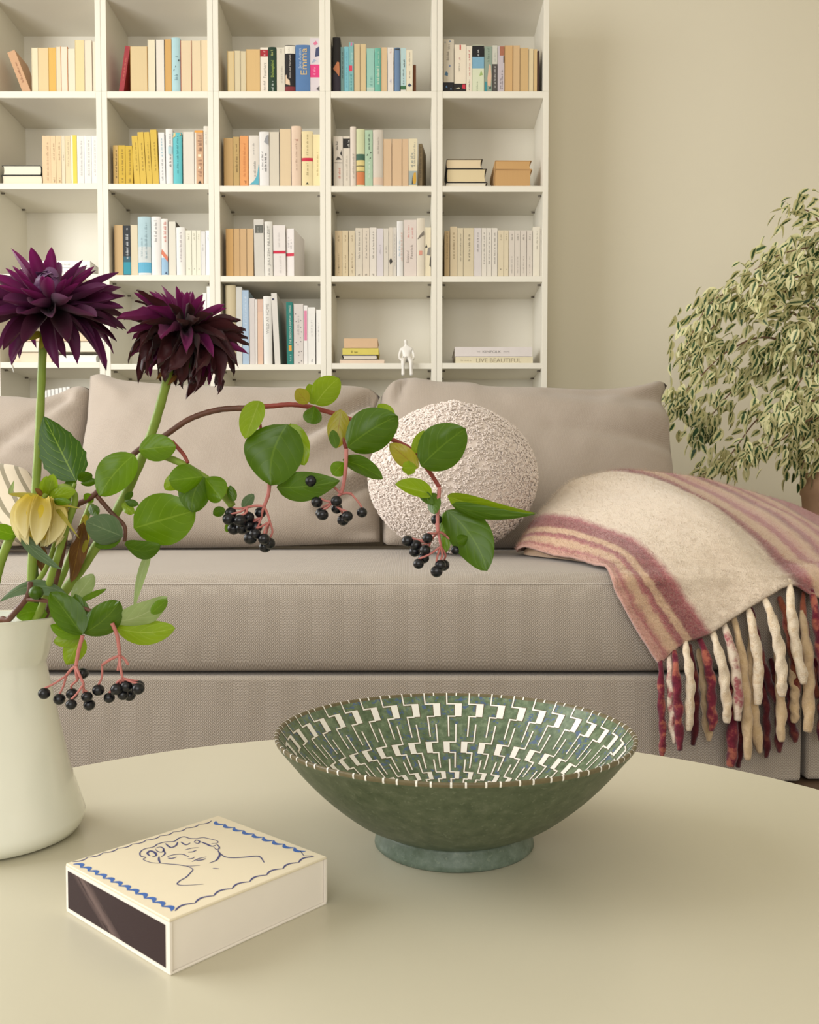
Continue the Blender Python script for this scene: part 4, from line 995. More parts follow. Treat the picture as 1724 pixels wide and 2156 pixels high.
# the throw's own folds underneath, carrying the upper layer
k0, k1, i0, i1 = 8, 34, 14, m - 1
UVv, UF, UU = [], [], []
ks = list(range(k0, k1 + 1, 2)); is_ = list(range(i0, i1 + 1, 3))
for k in ks:
    for i in is_:
        p = V[k * m + i]; zf = seat_z(p.y) + 0.004
        UVv += [Vector((p.x, p.y + 0.004, max(zf + 0.001, p.z - 0.035))), Vector((p.x, p.y + 0.004, zf))]; UU += [(sv[i], k / (nt - 1))] * 2
w_ = len(is_)
for a in range(len(ks) - 1):
    for b in range(w_ - 1):
        q = [a * w_ + b, a * w_ + b + 1, (a + 1) * w_ + b + 1, (a + 1) * w_ + b]
        UF.append([2 * x for x in reversed(q)]); UF.append([2 * x + 1 for x in q])
for a in range(len(ks) - 1):
    for b in (0, w_ - 1): UF.append((2 * (a * w_ + b), 2 * ((a + 1) * w_ + b), 2 * ((a + 1) * w_ + b) + 1, 2 * (a * w_ + b) + 1))
for b in range(w_ - 1):
    for a in (0, len(ks) - 1): UF.append((2 * (a * w_ + b), 2 * (a * w_ + b + 1), 2 * (a * w_ + b + 1) + 1, 2 * (a * w_ + b) + 1))
mesh('folded_layers', UVv, UF, TH, th, uv=UU)
# fuzz of the wool: short fibres standing off the cloth
rz_ = random.Random(4); FV, FF, FU = [], [], []
for q in range(42000):
    k = rz_.randint(12, nt - 2); i = rz_.randint(0, m - 2)
    a, b, c = V[k * m + i], V[(k + 1) * m + i], V[k * m + i + 1]
    r1, r2 = rz_.random(), rz_.random()
    p = a + (b - a) * r1 + (c - a) * r2
    nn = (b - a).cross(c - a)
    if nn.length < 1e-10: continue
    nn.normalize()
    if nn.z < 0 and nn.y > 0: nn = -nn
    d = (nn * rz_.uniform(0.3, 1) + Vector((rz_.uniform(-1, 1), rz_.uniform(-1, 1), rz_.uniform(-1, 1)))).normalized()
    L = rz_.uniform(0.005, 0.013); sd = d.orthogonal().normalized() * 0.00022
    k0 = len(FV); FV += [p - sd, p + sd, p + d * L]; FF.append((k0, k0 + 1, k0 + 2)); FU += [UV[k * m + i]] * 3
prop(mesh('wool_fuzz', FV, FF, TH, th, uv=FU, smooth=False), kind='stuff')
def tassel_mat(name, a, b, c, sc):
    n = NT(name); o = n.obj()
    f = n.noise(sc, 3, o, 0.6); col = n.ramp(f, [(0.36, a), (0.5, b), (0.62, c)])
    nz = n.noise(500, 3, o)
    n.base(n.mix(n.math('MULTIPLY', nz, 0.3), col, b)); n.set(1.0, 0.05, sheen=0.4); n.bump(nz, 0.7, 0.002); return n.m
tm = {'c': tassel_mat('cream_yarn', lin((218, 198, 168)), lin((232, 216, 190)), lin((214, 190, 156)), 60),
      't': tassel_mat('tan_yarn', lin((200, 172, 134)), lin((216, 190, 152)), lin((206, 178, 136)), 60),
      'm': tassel_mat('plum_orange_yarn', lin((88, 24, 40)), lin((116, 38, 54)), lin((178, 104, 82)), 45),
      'd': tassel_mat('dark_plum_yarn', lin((72, 24, 30)), lin((88, 32, 38)), lin((124, 66, 54)), 45),
      'b': tassel_mat('rust_yarn', lin((140, 74, 54)), lin((160, 92, 68)), lin((108, 42, 44)), 45),
      'x': tassel_mat('cream_and_red_yarn', lin((150, 50, 70)), lin((224, 204, 182)), lin((234, 218, 196)), 40)}
TS = [('m', 1390, 1388, 1394, 1591, 9, 0), ('x', 1410, 1385, 1420, 1565, 10, 0), ('m', 1418, 1375, 1431, 1580, 11, -1), ('c', 1440, 1352, 1450, 1539, 11, -1), ('d', 1452, 1370, 1459, 1569, 10, 1),
      ('m', 1466, 1340, 1498, 1539, 12, 0), ('t', 1470, 1380, 1492, 1560, 11, 2), ('c', 1494, 1328, 1530, 1522, 12, -1), ('x', 1519, 1315, 1552, 1517, 12, -1), ('m', 1522, 1400, 1538, 1614, 14, 1), ('d', 1545, 1440, 1552, 1616, 9, 2),
      ('t', 1540, 1298, 1573, 1600, 12, 0), ('c', 1568, 1278, 1593, 1484, 12, -1), ('t', 1580, 1350, 1600, 1584, 13, 1), ('d', 1578, 1290, 1634, 1479, 11, 1), ('c', 1603, 1262, 1645, 1466, 13, -2),
      ('d', 1596, 1400, 1614, 1595, 9, 2), ('t', 1632, 1310, 1644, 1561, 12, 0), ('d', 1622, 1400, 1640, 1584, 10, 2), ('b', 1640, 1270, 1679, 1460, 12, 1), ('c', 1662, 1235, 1693, 1440, 12, -2),
      ('t', 1664, 1400, 1671, 1522, 11, 1), ('d', 1668, 1440, 1675, 1562, 10, 2), ('t', 1688, 1300, 1700, 1541, 14, 0), ('m', 1708, 1255, 1738, 1480, 13, -1), ('b', 1690, 1260, 1722, 1470, 10, 2),
      ('m', 1738, 1290, 1760, 1500, 13, 0), ('c', 1765, 1290, 1790, 1500, 13, 0), ('m', 1715, 1400, 1728, 1560, 12, 2)]
rt = random.Random(17)
for (kk, u0, v0, u1, v1, rp, lay) in TS:
    Y = 1.556 + 0.010 * lay
    Y0 = 1.578 + 0.004 * lay
    n = 11; pts = []; rad = []
    bx = rt.uniform(-12, 12)
    for i in range(n):
        q = i / (n - 1)
        u = u0 + (u1 - u0) * (q ** 0.8) + bx * math.sin(math.pi * q) + rt.uniform(-1.5, 1.5); v = v0 - 14 + (v1 - v0 + 14) * q
        pts.append(at(u, v, Y0 + (Y - Y0) * min(1.0, q * 4)))
        rad.append(0.92 * rp / F * Y * (0.45 + 0.55 * min(1.0, q * 3)) * rt.uniform(0.94, 1.06) * (0.55 if i == n - 1 else 1.0))
    Q = spline(pts, 4); RR = []
    for i in range(len(Q)):
        x = i / 4; a = int(min(x, n - 2)); RR.append((rad[a] + (rad[min(a + 1, n - 1)] - rad[a]) * (x - a)) * (1 + 0.035 * math.sin(i * 0.9 + u0)))
    T_, N_ = frames(Q); nn_ = 12; v, f = [], []; hel = rt.uniform(0.28, 0.42) * rt.choice((-1, 1))
    for i, (p, t_, n_, r_) in enumerate(zip(Q, T_, N_, RR)):           # two plies twisted together
        b_ = t_.cross(n_)
        for k in range(nn_):
            an = 2 * math.pi * k / nn_; r2 = r_ * (0.93 + 0.13 * math.cos(2 * (an + hel * i)) + 0.05 * noise.noise(Vector((i * 0.8, k * 0.9, u0))))
            v.append(p + n_ * (r2 * math.cos(an)) + b_ * (r2 * math.sin(an)))
    for i in range(len(Q) - 1):
        for k in range(nn_): f.append((i * nn_ + k, i * nn_ + (k + 1) % nn_, (i + 1) * nn_ + (k + 1) % nn_, (i + 1) * nn_ + k))
    f += [tuple(range(nn_ - 1, -1, -1)), tuple((len(Q) - 1) * nn_ + k for k in range(nn_))]
    mesh('tassel', v, f, tm[kk], th)
# ================================================================== coffee table
TZ = 0.2911
def lacquer():
    n = NT('olive_beige_lacquer'); o = n.obj()
    n.base(n.mix(n.noise(4, 2, o), lin((199, 193, 170)), lin((203, 197, 174)))); n.set(0.32, 0.45)
    n.b.inputs['Roughness'].default_value = 0.3
    return n.m
lac = lacquer()
TCX, TCY, TR = -0.009, 0.426, 0.402
t = thing('coffee_table', 'round olive-beige lacquered low coffee table', 'table', (TCX, TCY, 0))
V, Fc = lathe([(0.0001, TZ - 0.022), (TR - 0.006, TZ - 0.022), (TR - 0.002, TZ - 0.0205), (TR, TZ - 0.016), (TR, TZ - 0.004), (TR - 0.0012, TZ - 0.0012), (TR - 0.004, TZ), (0.0001, TZ)], 160, (TCX, TCY))
mesh('tabletop', V, Fc, lac, t, smooth=False).data.polygons.foreach_set('use_smooth', [False] * len(Fc))
for a in (45, 135, 225, 315):
    x, y = TCX + 0.28 * math.cos(R(a)), TCY + 0.28 * math.sin(R(a))
    mesh('leg', *tube([(x, y, 0), (x, y, TZ - 0.022)], 0.022, 20), lac, t)

# ================================================================== ceramic bowl
BXC, BYC = 0.0, 0.548
RIMZ, RIMR = 0.364, 0.1150
_b = at(956, 1566, BYC); BXC = _b.x
def glaze(name, c1, c2, c3, rough, spot=0.14):
    n = NT(name); o = n.obj()
    f = n.noise(130, 5, o, 0.65); g = n.noise(420, 3, o)
    c = n.ramp(f, [(0.35, lin(c1)), (0.55, lin(c2)), (0.7, lin(c3))])
    sp = n.math('GREATER_THAN', g, 0.64)
    n.base(n.mix(n.math('MULTIPLY', sp, spot), c, lin((168, 178, 150)))); n.set(rough, 0.5); n.bump(f, 0.15, 0.0006)
    return n.m
g_out = glaze('green_glaze_outside', (68, 80, 54), (84, 94, 68), (98, 106, 82), 0.42)
g_foot = glaze('blue_green_glaze_foot', (82, 96, 80), (100, 114, 100), (116, 128, 114), 0.45)
def inner_mat():
    n = NT('green_glaze_with_blue_flecks'); o = n.obj()
    f = n.noise(160, 5, o, 0.65); g = n.noise(260, 4, o, 0.7); h = n.noise(60, 2, o)
    c = n.ramp(f, [(0.35, lin((74, 92, 64))), (0.52, lin((98, 116, 86))), (0.68, lin((124, 140, 110)))])
    fl = n.math('MULTIPLY', n.math('GREATER_THAN', g, 0.56), n.math('GREATER_THAN', h, 0.5))
    n.base(n.mix(n.math('MULTIPLY', fl, 0.85), c, lin((70, 94, 136)))); n.set(0.3, 0.5); n.bump(f, 0.2, 0.0006)
    return n.m
g_in = inner_mat()
w_gl = plain((244, 240, 230), 0.25, 0.02, 40, 0.5); brown_gl = plain((104, 94, 66), 0.35, 0.3, 300, 0.4)
bowl = thing('bowl', 'wide green glazed ceramic bowl with white geometric inlay', 'bowl', (BXC, BYC, TZ))
FT = 0.0125
outer = [(0.049, TZ + FT), (0.056, TZ + FT + 0.0035), (0.066, TZ + 0.0215), (0.0775, TZ + 0.0305), (0.0895, TZ + 0.0415), (0.1005, TZ + 0.0535), (0.1085, TZ + 0.0635), (0.1134, RIMZ - 0.0034), (0.1146, RIMZ - 0.0014)]
rim = [(0.1148, RIMZ - 0.0008), (0.1149, RIMZ), (0.1147, RIMZ + 0.0008), (0.1138, RIMZ + 0.0011), (0.1128, RIMZ + 0.0006)]
inner = [(0.1120, RIMZ - 0.0008), (0.1060, RIMZ - 0.0085), (0.0975, RIMZ - 0.0185), (0.0865, RIMZ - 0.0295), (0.0745, RIMZ - 0.0395), (0.060, RIMZ - 0.0485), (0.040, RIMZ - 0.0555), (0.020, RIMZ - 0.0580), (0.0002, RIMZ - 0.0585)]
def smoothprof(P, mm=6): return [(p.x, p.y) for p in spline([Vector((a, b, 0)) for a, b in P], mm)]
mesh('outer_wall', *lathe(smoothprof(outer), 128, (BXC, BYC)), g_out, bowl)
mesh('rim', *lathe([outer[-1]] + smoothprof(rim, 3) + [inner[0]], 128, (BXC, BYC)), brown_gl, bowl)
IP = smoothprof(inner, 8)
mesh('inner_wall', *lathe(IP, 128, (BXC, BYC)), g_in, bowl)
mesh('foot', *lathe([(0.030, TZ + 0.006), (0.045, TZ + 0.0002), (0.0500, TZ), (0.0515, TZ + 0.0012), (0.0510, TZ + 0.004), (0.0495, TZ + FT - 0.0015), (0.0492, TZ + FT + 0.0004), (0.030, TZ + FT + 0.004)], 96, (BXC, BYC)), g_foot, bowl)
# the inlay, laid out on the unrolled inside: a = unit (0..40 around), d = distance from the rim along the wall
LEN = [0.0]
for p, q in zip(IP, IP[1:]): LEN.append(LEN[-1] + math.hypot(p[0] - q[0], p[1] - q[1]))
def wallpt(a, d, lift):
    i = 0
    while i < len(LEN) - 2 and LEN[i + 1] < d: i += 1
    q = min(1.0, (d - LEN[i]) / (LEN[i + 1] - LEN[i])) if d > 0 else 0.0
    r = IP[i][0] + (IP[i + 1][0] - IP[i][0]) * q; z = IP[i][1] + (IP[i + 1][1] - IP[i][1]) * q
    dr, dz = IP[i + 1][0] - IP[i][0], IP[i + 1][1] - IP[i][1]; L = math.hypot(dr, dz)
    nr, nz = dz / L, -dr / L
    if nz < 0: nr, nz = -nr, -nz
    th = 2 * math.pi * a / 40.0 + math.pi / 2
    r += nr * lift; z += nz * lift
    return Vector((BXC - r * math.cos(th) * -1 * -1 if False else BXC + r * math.cos(th), BYC + r * math.sin(th), z)), max(r, 0.01)
def strip(a0, d0, a1, d1, lift):
    """rectangle in unrolled space"""
    n = max(1, int(abs(d1 - d0) / 0.004)); V = []; Fc = []
    for i in range(n + 1):
        d = d0 + (d1 - d0) * i / n
        V += [wallpt(a0, d, lift)[0], wallpt(a1, d, lift)[0]]
    for i in range(n): Fc.append((2 * i, 2 * i + 1, 2 * i + 3, 2 * i + 2))
    return V, Fc
def vline(a, d0, d1, w, lift):
    r = wallpt(a, (d0 + d1) / 2, 0)[1]; h = w / 2 / r * 40 / (2 * math.pi)
    return strip(a - h, d0, a + h, d1, lift)
def hline(a0, a1, d, w, lift): return strip(a0, d - w / 2, a1, d + w / 2, lift)
PAT = []
for kk in range(40):
    a = float(kk); s = -1                                   # s: direction in which 'right' runs when seen from the table's front
    def X(x): return a + s * x
    def unit(grow, lift):
        w = 0.00105 + grow; g = grow / 2; ga = 0.035 if grow else 0.0
        L = [vline(X(0.0), 0.0, 0.0068, w, lift), hline(X(-0.03), X(0.40), 0.0068, w, lift), strip(X(0.36 - ga), 0.0063 - g, X(0.68 + ga), 0.0172 + g, lift),
             hline(X(0.02), X(0.40), 0.0172, w, lift), vline(X(0.05), 0.0168, 0.0345, w, lift),
             vline(X(0.42), 0.0238, 0.0395, w, lift), hline(X(0.05), X(0.45), 0.0395, w, lift), strip(X(-0.27 - ga), 0.0390 - g, X(0.08 + ga), 0.0486 + g, lift),
             hline(X(0.05), X(0.42), 0.0486, w, lift), vline(X(0.40), 0.0482, 0.0625, w, lift),
             vline(X(0.04), 0.0545, 0.0665, w, lift), hline(X(0.02), X(0.42), 0.0665, w, lift), strip(X(0.38 - ga), 0.0660 - g, X(0.72 + ga), 0.0735 + g, lift),
             hline(X(0.08), X(0.42), 0.0735, w, lift), vline(X(0.10), 0.0732, 0.0835, w, lift), vline(X(0.55), 0.0785, 0.0875, w, lift)]
        return merge(L)
    PAT.append((unit(0.0009, 0.00012), unit(0.0, 0.00025)))
mesh('inlay_outline', *merge([p[0] for p in PAT]), brown_gl, bowl)
for kk in range(40): mesh('white_inlay', *PAT[kk][1], w_gl, bowl)
ticks = []
for kk in range(40):
    for q in (0.0, 0.42):
        th_ = 2 * math.pi * (kk - q) / 40 + math.pi / 2; dl = 0.0045
        V = []
        for (r, z) in [(0.1144, RIMZ - 0.0018)] + smoothprof(rim, 3) + [(0.1118, RIMZ - 0.0008)]:
            rr = r + (0.0002 if r > 0.1138 else -0.0001); zz = z + 0.0002
            for sgn in (-1, 1): V.append((BXC + rr * math.cos(th_ + sgn * dl), BYC + rr * math.sin(th_ + sgn * dl), zz))
        ticks.append((V, [(2 * i, 2 * i + 1, 2 * i + 3, 2 * i + 2) for i in range(len(V) // 2 - 1)]))
mesh('rim_ticks', *merge(ticks), w_gl, bowl)

# ================================================================== matchbox with a line drawing
MH = 0.0262
A, Bc, C, D = [onz(u, v, TZ + MH) for u, v in ((122, 1822), (447, 1721), (688, 1802.5), (357, 1937))]
ex = ((C - D) + (Bc - A)); ex.z = 0; LX = ex.length / 2; ex.normalize()
ey = Vector((-ex.y, ex.x, 0)); LY = ((A - D).dot(ey) + (Bc - C).dot(ey)) / 2
mo = Vector((D.x, D.y, TZ))
white_card = plain((236, 228, 216), 0.6, 0.02, 60, 0.3); top_card = plain((232, 220, 192), 0.6, 0.02, 60, 0.3)
mb = thing('matchbox', 'square cream matchbox with blue line drawing of a head', 'matchbox', mo, rot=(0, 0, math.atan2(ex.y, ex.x)))
e = 0.0013
box('lid', 0, LX, 0, LY, MH - e, MH, top_card, mb, 0.0004, 1, local=True)
box('bottom', 0, LX, 0, LY, 0, e, white_card, mb, 0.0004, 1, local=True)
box('spine_panel', 0, e, 0, LY, e, MH - e, white_card, mb, local=True)
box('end_panel', LX - e, LX, 0, LY, e, MH - e, white_card, mb, local=True)
box('tray', e + 0.0002, LX - e - 0.0003, 0.0011, LY - 0.0011, e + 0.0001, MH - e - 0.0001, white_card, mb, local=True)
def striker_mat():
    n = NT('dark_brown_striking_surface'); o = n.sep(n.obj())
    comb = n.new('ShaderNodeCombineXYZ'); q = n.math('ADD', o[2], n.math('MULTIPLY', o[1], -0.62))
    n.link(n.math('MULTIPLY', q, 260), comb.inputs[0]); n.link(n.math('MULTIPLY', o[1], 24), comb.inputs[1])
    f = n.noise(1.0, 4, comb.outputs[0], 0.7)
    d1 = n.math('SUBTRACT', 1.0, n.math('MULTIPLY', n.math('ABSOLUTE', n.math('ADD', q, 0.0275)), 150))
    k = n.math('MULTIPLY', n.math('MAXIMUM', d1, 0.0), n.math('GREATER_THAN', f, 0.47))
    n.base(n.mix(n.math('MULTIPLY', k, 0.5), lin((46, 26, 27)), lin((140, 118, 112)))); n.set(0.6, 0.3); n.bump(n.noise(2500, 2, n.obj()), 0.3, 0.0003)
    return n.m
mesh('striking_strip', *boxvf(-0.00025, 0.0002, 0.0035, LY - 0.0025, 0.0028, MH - 0.0034), striker_mat(), mb, smooth=False, local=True)
def ribbon(P, wd, z):
    V, Fc = [], []
    for i, p in enumerate(P):
        a = P[max(0, i - 1)]; b = P[min(len(P) - 1, i + 1)]; d = Vector((b[0] - a[0], b[1] - a[1], 0))
        d = d.normalized() if d.length > 1e-9 else Vector((1, 0, 0)); n = Vector((-d.y, d.x, 0)); w = wd[i] if isinstance(wd, list) else wd
        V += [(p[0] + n.x * w / 2, p[1] + n.y * w / 2, z), (p[0] - n.x * w / 2, p[1] - n.y * w / 2, z)]
    for i in range(len(P) - 1): Fc.append((2 * i + 1, 2 * i + 3, 2 * i + 2, 2 * i))
    return V, Fc
def tolocal(x, y):                                          # pixels of a 2.78x enlargement of the photograph's box
    w = onz(100 + x / 2.7806, 1700 + y / 2.7806, TZ + MH) - mo
    return (w.dot(ex), w.dot(ey))
ink = plain((62, 66, 120), 0.5, 0.15, 400); ink2 = plain((60, 104, 178), 0.5, 0.2, 300)
DR = [([(650, 328), (600, 322), (560, 305), (575, 293), (545, 285), (543, 262), (570, 243), (620, 232), (645, 215), (690, 203), (740, 200), (770, 180), (800, 172), (830, 181), (870, 183), (910, 177), (950, 185), (990, 195), (996, 208), (960, 212)], 1.0),
      ([(600, 285), (585, 270), (600, 255), (628, 265), (635, 283), (612, 290)], 1.6), ([(630, 240), (660, 232), (680, 245), (670, 262), (645, 258), (632, 245)], 1.0), ([(690, 212), (720, 235), (750, 225), (762, 203)], 1.4),
      ([(780, 203), (810, 220), (835, 208)], 1.2), ([(858, 205), (870, 192), (890, 200), (880, 212), (862, 207)], 1.0), ([(900, 203), (930, 215), (960, 228), (985, 222)], 1.5), ([(652, 288), (652, 308), (660, 328)], 1.2), ([(680, 250), (687, 272), (665, 290)], 1.0),
      ([(985, 213), (1000, 225), (1006, 240), (990, 247), (972, 232)], 0.9), ([(998, 252), (1008, 275), (1000, 295), (985, 312), (948, 326)], 1.3), ([(1010, 268), (1035, 288), (1080, 295), (1150, 292), (1225, 286), (1250, 296), (1268, 324)], 1.3),
      ([(648, 326), (700, 331), (760, 336), (820, 344), (892, 340)], 0.8), ([(812, 344), (850, 362), (835, 385), (810, 410), (775, 430), (760, 450), (800, 457), (912, 450)], 0.9),
      ([(805, 250), (840, 240), (885, 236)], 0.8), ([(822, 262), (850, 260), (872, 250)], 1.2), ([(700, 292), (720, 282), (755, 275), (790, 275), (812, 283), (830, 292)], 0.9), ([(705, 298), (730, 299), (755, 290)], 1.2),
      ([(822, 302), (848, 299), (860, 290)], 0.8), ([(845, 319), (880, 302), (905, 295), (930, 290)], 0.8), ([(870, 310), (900, 309), (925, 300)], 1.3), ([(968, 357), (1005, 360)], 0.8)]
L = []
for pts, wt in DR:
    Q = spline([Vector((x, y, 0)) for x, y in pts], 6)
    LP = [tolocal(p.x, p.y) for p in Q]; n = len(LP)
    L.append(ribbon(LP, [0.00078 * wt * (0.45 + 0.75 * math.sin(math.pi * min(1, (i + 1) / n))) for i in range(n)], MH + 0.00012))
mesh('drawing', *merge(L), ink, mb, smooth=False, local=True)
def scallop(p, q, n, amp, w0, w1, side):
    P, W = [], []
    for i in range(n * 8 + 1):
        s = i / (n * 8); ph = (i % 8) / 8
        x, y = p[0] + (q[0] - p[0]) * s, p[1] + (q[1] - p[1]) * s
        o = amp * (abs(math.sin(math.pi * (s * n))) - 0.5)
        dx, dy = q[0] - p[0], q[1] - p[1]; l = math.hypot(dx, dy)
        P.append((x - dy / l * o * side, y + dx / l * o * side)); W.append(w0 + (w1 - w0) * abs(math.sin(math.pi * s * n)))
    return ribbon(P, W, MH + 0.00012)
c1, c2, c3, c4 = tolocal(150, 322), tolocal(965, 80), tolocal(1550, 285), tolocal(738, 602)
mesh('wavy_border', *merge([scallop(tolocal(165, 328), c4, 12, 0.0026, 0.0007, 0.0026, 1), scallop(tolocal(975, 85), tolocal(1500, 262), 9, 0.0028, 0.0007, 0.0028, -1)]), ink2, mb, smooth=False, local=True)
mesh('thin_border', *merge([scallop(c1, c2, 10, 0.0020, 0.0004, 0.0011, -1), scallop(c4, c3, 8, 0.0026, 0.0006, 0.0014, 1), ribbon([tolocal(1480, 255), tolocal(1500, 283), c3], 0.0005, MH + 0.00012)]), ink, mb, smooth=False, local=True)

# ================================================================== white enamel vase
VX, VY = -0.2732, 0.5575
en = NT('white_enamel'); _o = en.obj(); en.base(en.mix(en.noise(12, 2, _o), lin((232, 232, 216)), lin((238, 238, 224)))); en.set(0.14, 0.5, coat=0.3)
def vz(v): return at(0, v, VY).z
def vr(u, v): return (at(u, v, VY).x - VX) * 0.985
prof = [(0.020, TZ + 0.003), (0.040, TZ + 0.0006), (0.0455, TZ), (0.0510, TZ + 0.0025), (0.0545, TZ + 0.0075), (0.0556, TZ + 0.013), (vr(157.5, 1740), vz(1740)), (vr(139, 1620), vz(1620)), (vr(125, 1555), vz(1555)), (vr(109, 1484), vz(1484)), (vr(95, 1420), vz(1420)),
        (vr(91, 1400), vz(1400)), (vr(91.5, 1393), vz(1393)), (vr(97, 1378), vz(1378)), (vr(106, 1345), vz(1345)), (vr(112, 1318), vz(1318)), (vr(118, 1304), vz(1304))]
prof = prof[:6] + [p for p in prof[6:] if p[1] > TZ + 0.014]
rt_ = prof[-1]
inn = [(rt_[0] + 0.0006, rt_[1] + 0.0012), (rt_[0] - 0.0002, rt_[1] + 0.0020), (rt_[0] - 0.0016, rt_[1] + 0.0012)] + [(r - 0.0018, z) for r, z in reversed(prof[6:])] + [(0.050, TZ + 0.006), (0.0005, TZ + 0.006)]
vase = thing('vase', 'white enamel jug-shaped vase holding the flowers', 'vase', (VX, VY, TZ))
mesh('body', *lathe(prof + [inn[0]], 96, (VX, VY)), en.m, vase)
mesh('rim', *lathe(inn[:3], 96, (VX, VY)), plain((222, 220, 200), 0.2, 0.03), vase)
mesh('inside', *lathe(inn[2:], 96, (VX, VY)), en.m, vase)
VN = Vector((VX + 0.004, VY, 0.36))
# ================================================================== cut flowers
def leafmat(name, c1, c2, vein, rough=0.34, trans=0.28, nv=5.0, veinw=0.06):
    n = NT(name); s = n.sep(n.uv()); o = n.obj()
    w = n.math('ABSOLUTE', n.math('SUBTRACT', n.math('MULTIPLY', s[1], 2.0), 1.0))
    mid = n.math('LESS_THAN', w, 0.035)
    ph = n.math('FRACT', n.math('MULTIPLY', n.math('SUBTRACT', s[0], n.math('MULTIPLY', n.math('POWER', w, 1.35), 0.42)), nv))
    lat = n.math('MULTIPLY', n.math('LESS_THAN', ph, veinw), n.math('LESS_THAN', w, 0.9))
    v = n.math('MAXIMUM', mid, n.math('MULTIPLY', lat, 0.6))
    c = n.mix(n.noise(70, 3, o), lin(c1), lin(c2))
    col = n.mix(n.math('MULTIPLY', v, 0.75), c, lin(vein))
    n.base(col); n.set(rough, 0.45)
    n.bump(n.math('ADD', n.math('MULTIPLY', v, -1.0), n.math('MULTIPLY', n.math('SUBTRACT', ph, 0.5), n.math('SUBTRACT', 0.5, ph))), 0.25, 0.0012)
    tr = n.new('ShaderNodeBsdfTranslucent'); n.link(n.mix(0.5, col, lin(tuple(min(255, int(x * 1.25)) for x in c2))), tr.inputs[0])
    ms = n.new('ShaderNodeMixShader'); ms.inputs[0].default_value = trans
    n.link(n.b.outputs[0], ms.inputs[1]); n.link(tr.outputs[0], ms.inputs[2]); n.link(ms.outputs[0], n.out.inputs[0])
    return n.m
LM = {'d': leafmat('dogwood_leaf_dark', (62, 96, 8), (82, 116, 12), (104, 136, 34)),
      'g': leafmat('dogwood_leaf_green', (84, 122, 10), (108, 144, 16), (132, 162, 48)),
      'b': leafmat('dogwood_leaf_bright', (120, 152, 18), (142, 168, 28), (164, 186, 70)),
      'p': leafmat('leaf_pale_underside', (142, 164, 100), (160, 180, 120), (182, 196, 146)),
      'y': leafmat('leaf_yellowing', (150, 152, 40), (172, 160, 52), (150, 110, 50)),
      'q': leafmat('leaf_grey_green', (86, 112, 78), (104, 128, 92), (140, 160, 120)),
      'n': leafmat('leaf_withered_brown', (84, 56, 30), (120, 82, 40), (150, 120, 50)),
      'v': leafmat('dahlia_leaf_veined', (46, 82, 12), (62, 100, 16), (146, 176, 64), nv=7.0, veinw=0.09)}
CAMP = Vector((0, 0, CAMZ))
def leaf(parent, b, tp, wpx, Y0, Y1, m, roll=0.0, cup=0.22, arch=0.0, curve=0.0, shape='o', wave=0.0, fold=0.0, twist=0.0, name='leaf', droop=0.0):
    P0, P1 = at(b[0], b[1], Y0), at(tp[0], tp[1], Y1)
    a = P1 - P0; L = a.length; ad = a.normalized()
    view = (CAMP - (P0 + P1) / 2).normalized()
    nrm = (view - ad * view.dot(ad)).normalized()
    nu, nw = 18, 8; V, Fc, UV = [], [], []
    W = wpx / F * (Y0 + Y1) / 2 / max(0.3, math.cos(roll))
    for i in range(nu + 1):
        t = i / nu
        rm = Matrix.Rotation(roll + twist * (t - 0.3), 3, ad)
        nn = rm @ nrm; sd = ad.cross(nn)
        if shape == 'o': hw = max(0.0, math.sin(math.pi * t ** 0.88)) ** 0.62
        elif shape == 'l': hw = max(0.0, math.sin(math.pi * t ** 0.62)) ** 0.9
        else: hw = max(0.0, math.sin(math.pi * t ** 0.7)) ** 0.8
        if t > 0.93: hw = min(hw, (1 - t) * 5.5)
        hw *= W / 2
        if shape == 's': hw *= 1 + 0.05 * (1 if i % 3 == 0 else -0.5)
        c = P0 + a * t + ad.cross(nrm) * (curve * L * 4 * t * (1 - t)) + nrm * (arch * L * 4 * t * (1 - t)) + Vector((0, 0, -droop * L * t * t))
        for j in range(nw + 1):
            w = 2 * j / nw - 1
            off = -cup * hw * w * w + fold * hw * abs(w) + wave * W * math.sin(t * 11 + (2 if w > 0 else 0)) * abs(w) ** 2 + 0.05 * W * noise.noise(Vector((t * 3.1 + b[0], w * 1.6, b[1] * 0.37))) * min(1, 6 * t)
            V.append(c + sd * (w * hw) + nn * off); UV.append((t, j / nw))
    for i in range(nu):
        for j in range(nw):
            k = i * (nw + 1) + j; Fc.append((k, k + 1, k + nw + 2, k + nw + 1))
    return mesh(name, V, Fc, LM[m], parent, uv=UV)
def stemmat(name, c1, c2, sc=120):
    n = NT(name); o = n.obj(); n.base(n.mix(n.noise(sc, 3, o), lin(c1), lin(c2))); n.set(0.5, 0.4); n.bump(n.noise(300, 2, o), 0.2, 0.0006); return n.m
sm_green = stemmat('green_stem', (120, 146, 48), (146, 166, 70)); sm_brown = stemmat('brown_twig', (74, 56, 44), (122, 74, 56), 90)
sm_red = stemmat('red_twig', (130, 52, 46), (160, 74, 60), 90); sm_pink = stemmat('coral_stalk', (178, 98, 94), (200, 134, 124), 90)
def pxstem(name, pts, r, m, parent, n=10):
    """pts: (u, v, Y); r radius in pixels (start, end)"""
    W = [at(*p) if len(p) == 3 and not isinstance(p, Vector) else p for p in pts]
    Q = spline(W, 8); k = len(Q)
    rr = [(r[0] + (r[1] - r[0]) * i / (k - 1)) / F * 0.56 * (1 + 0.05 * math.sin(i * 2.3)) for i in range(k)]
    return mesh(name, *tube(Q, rr, n), m, parent)

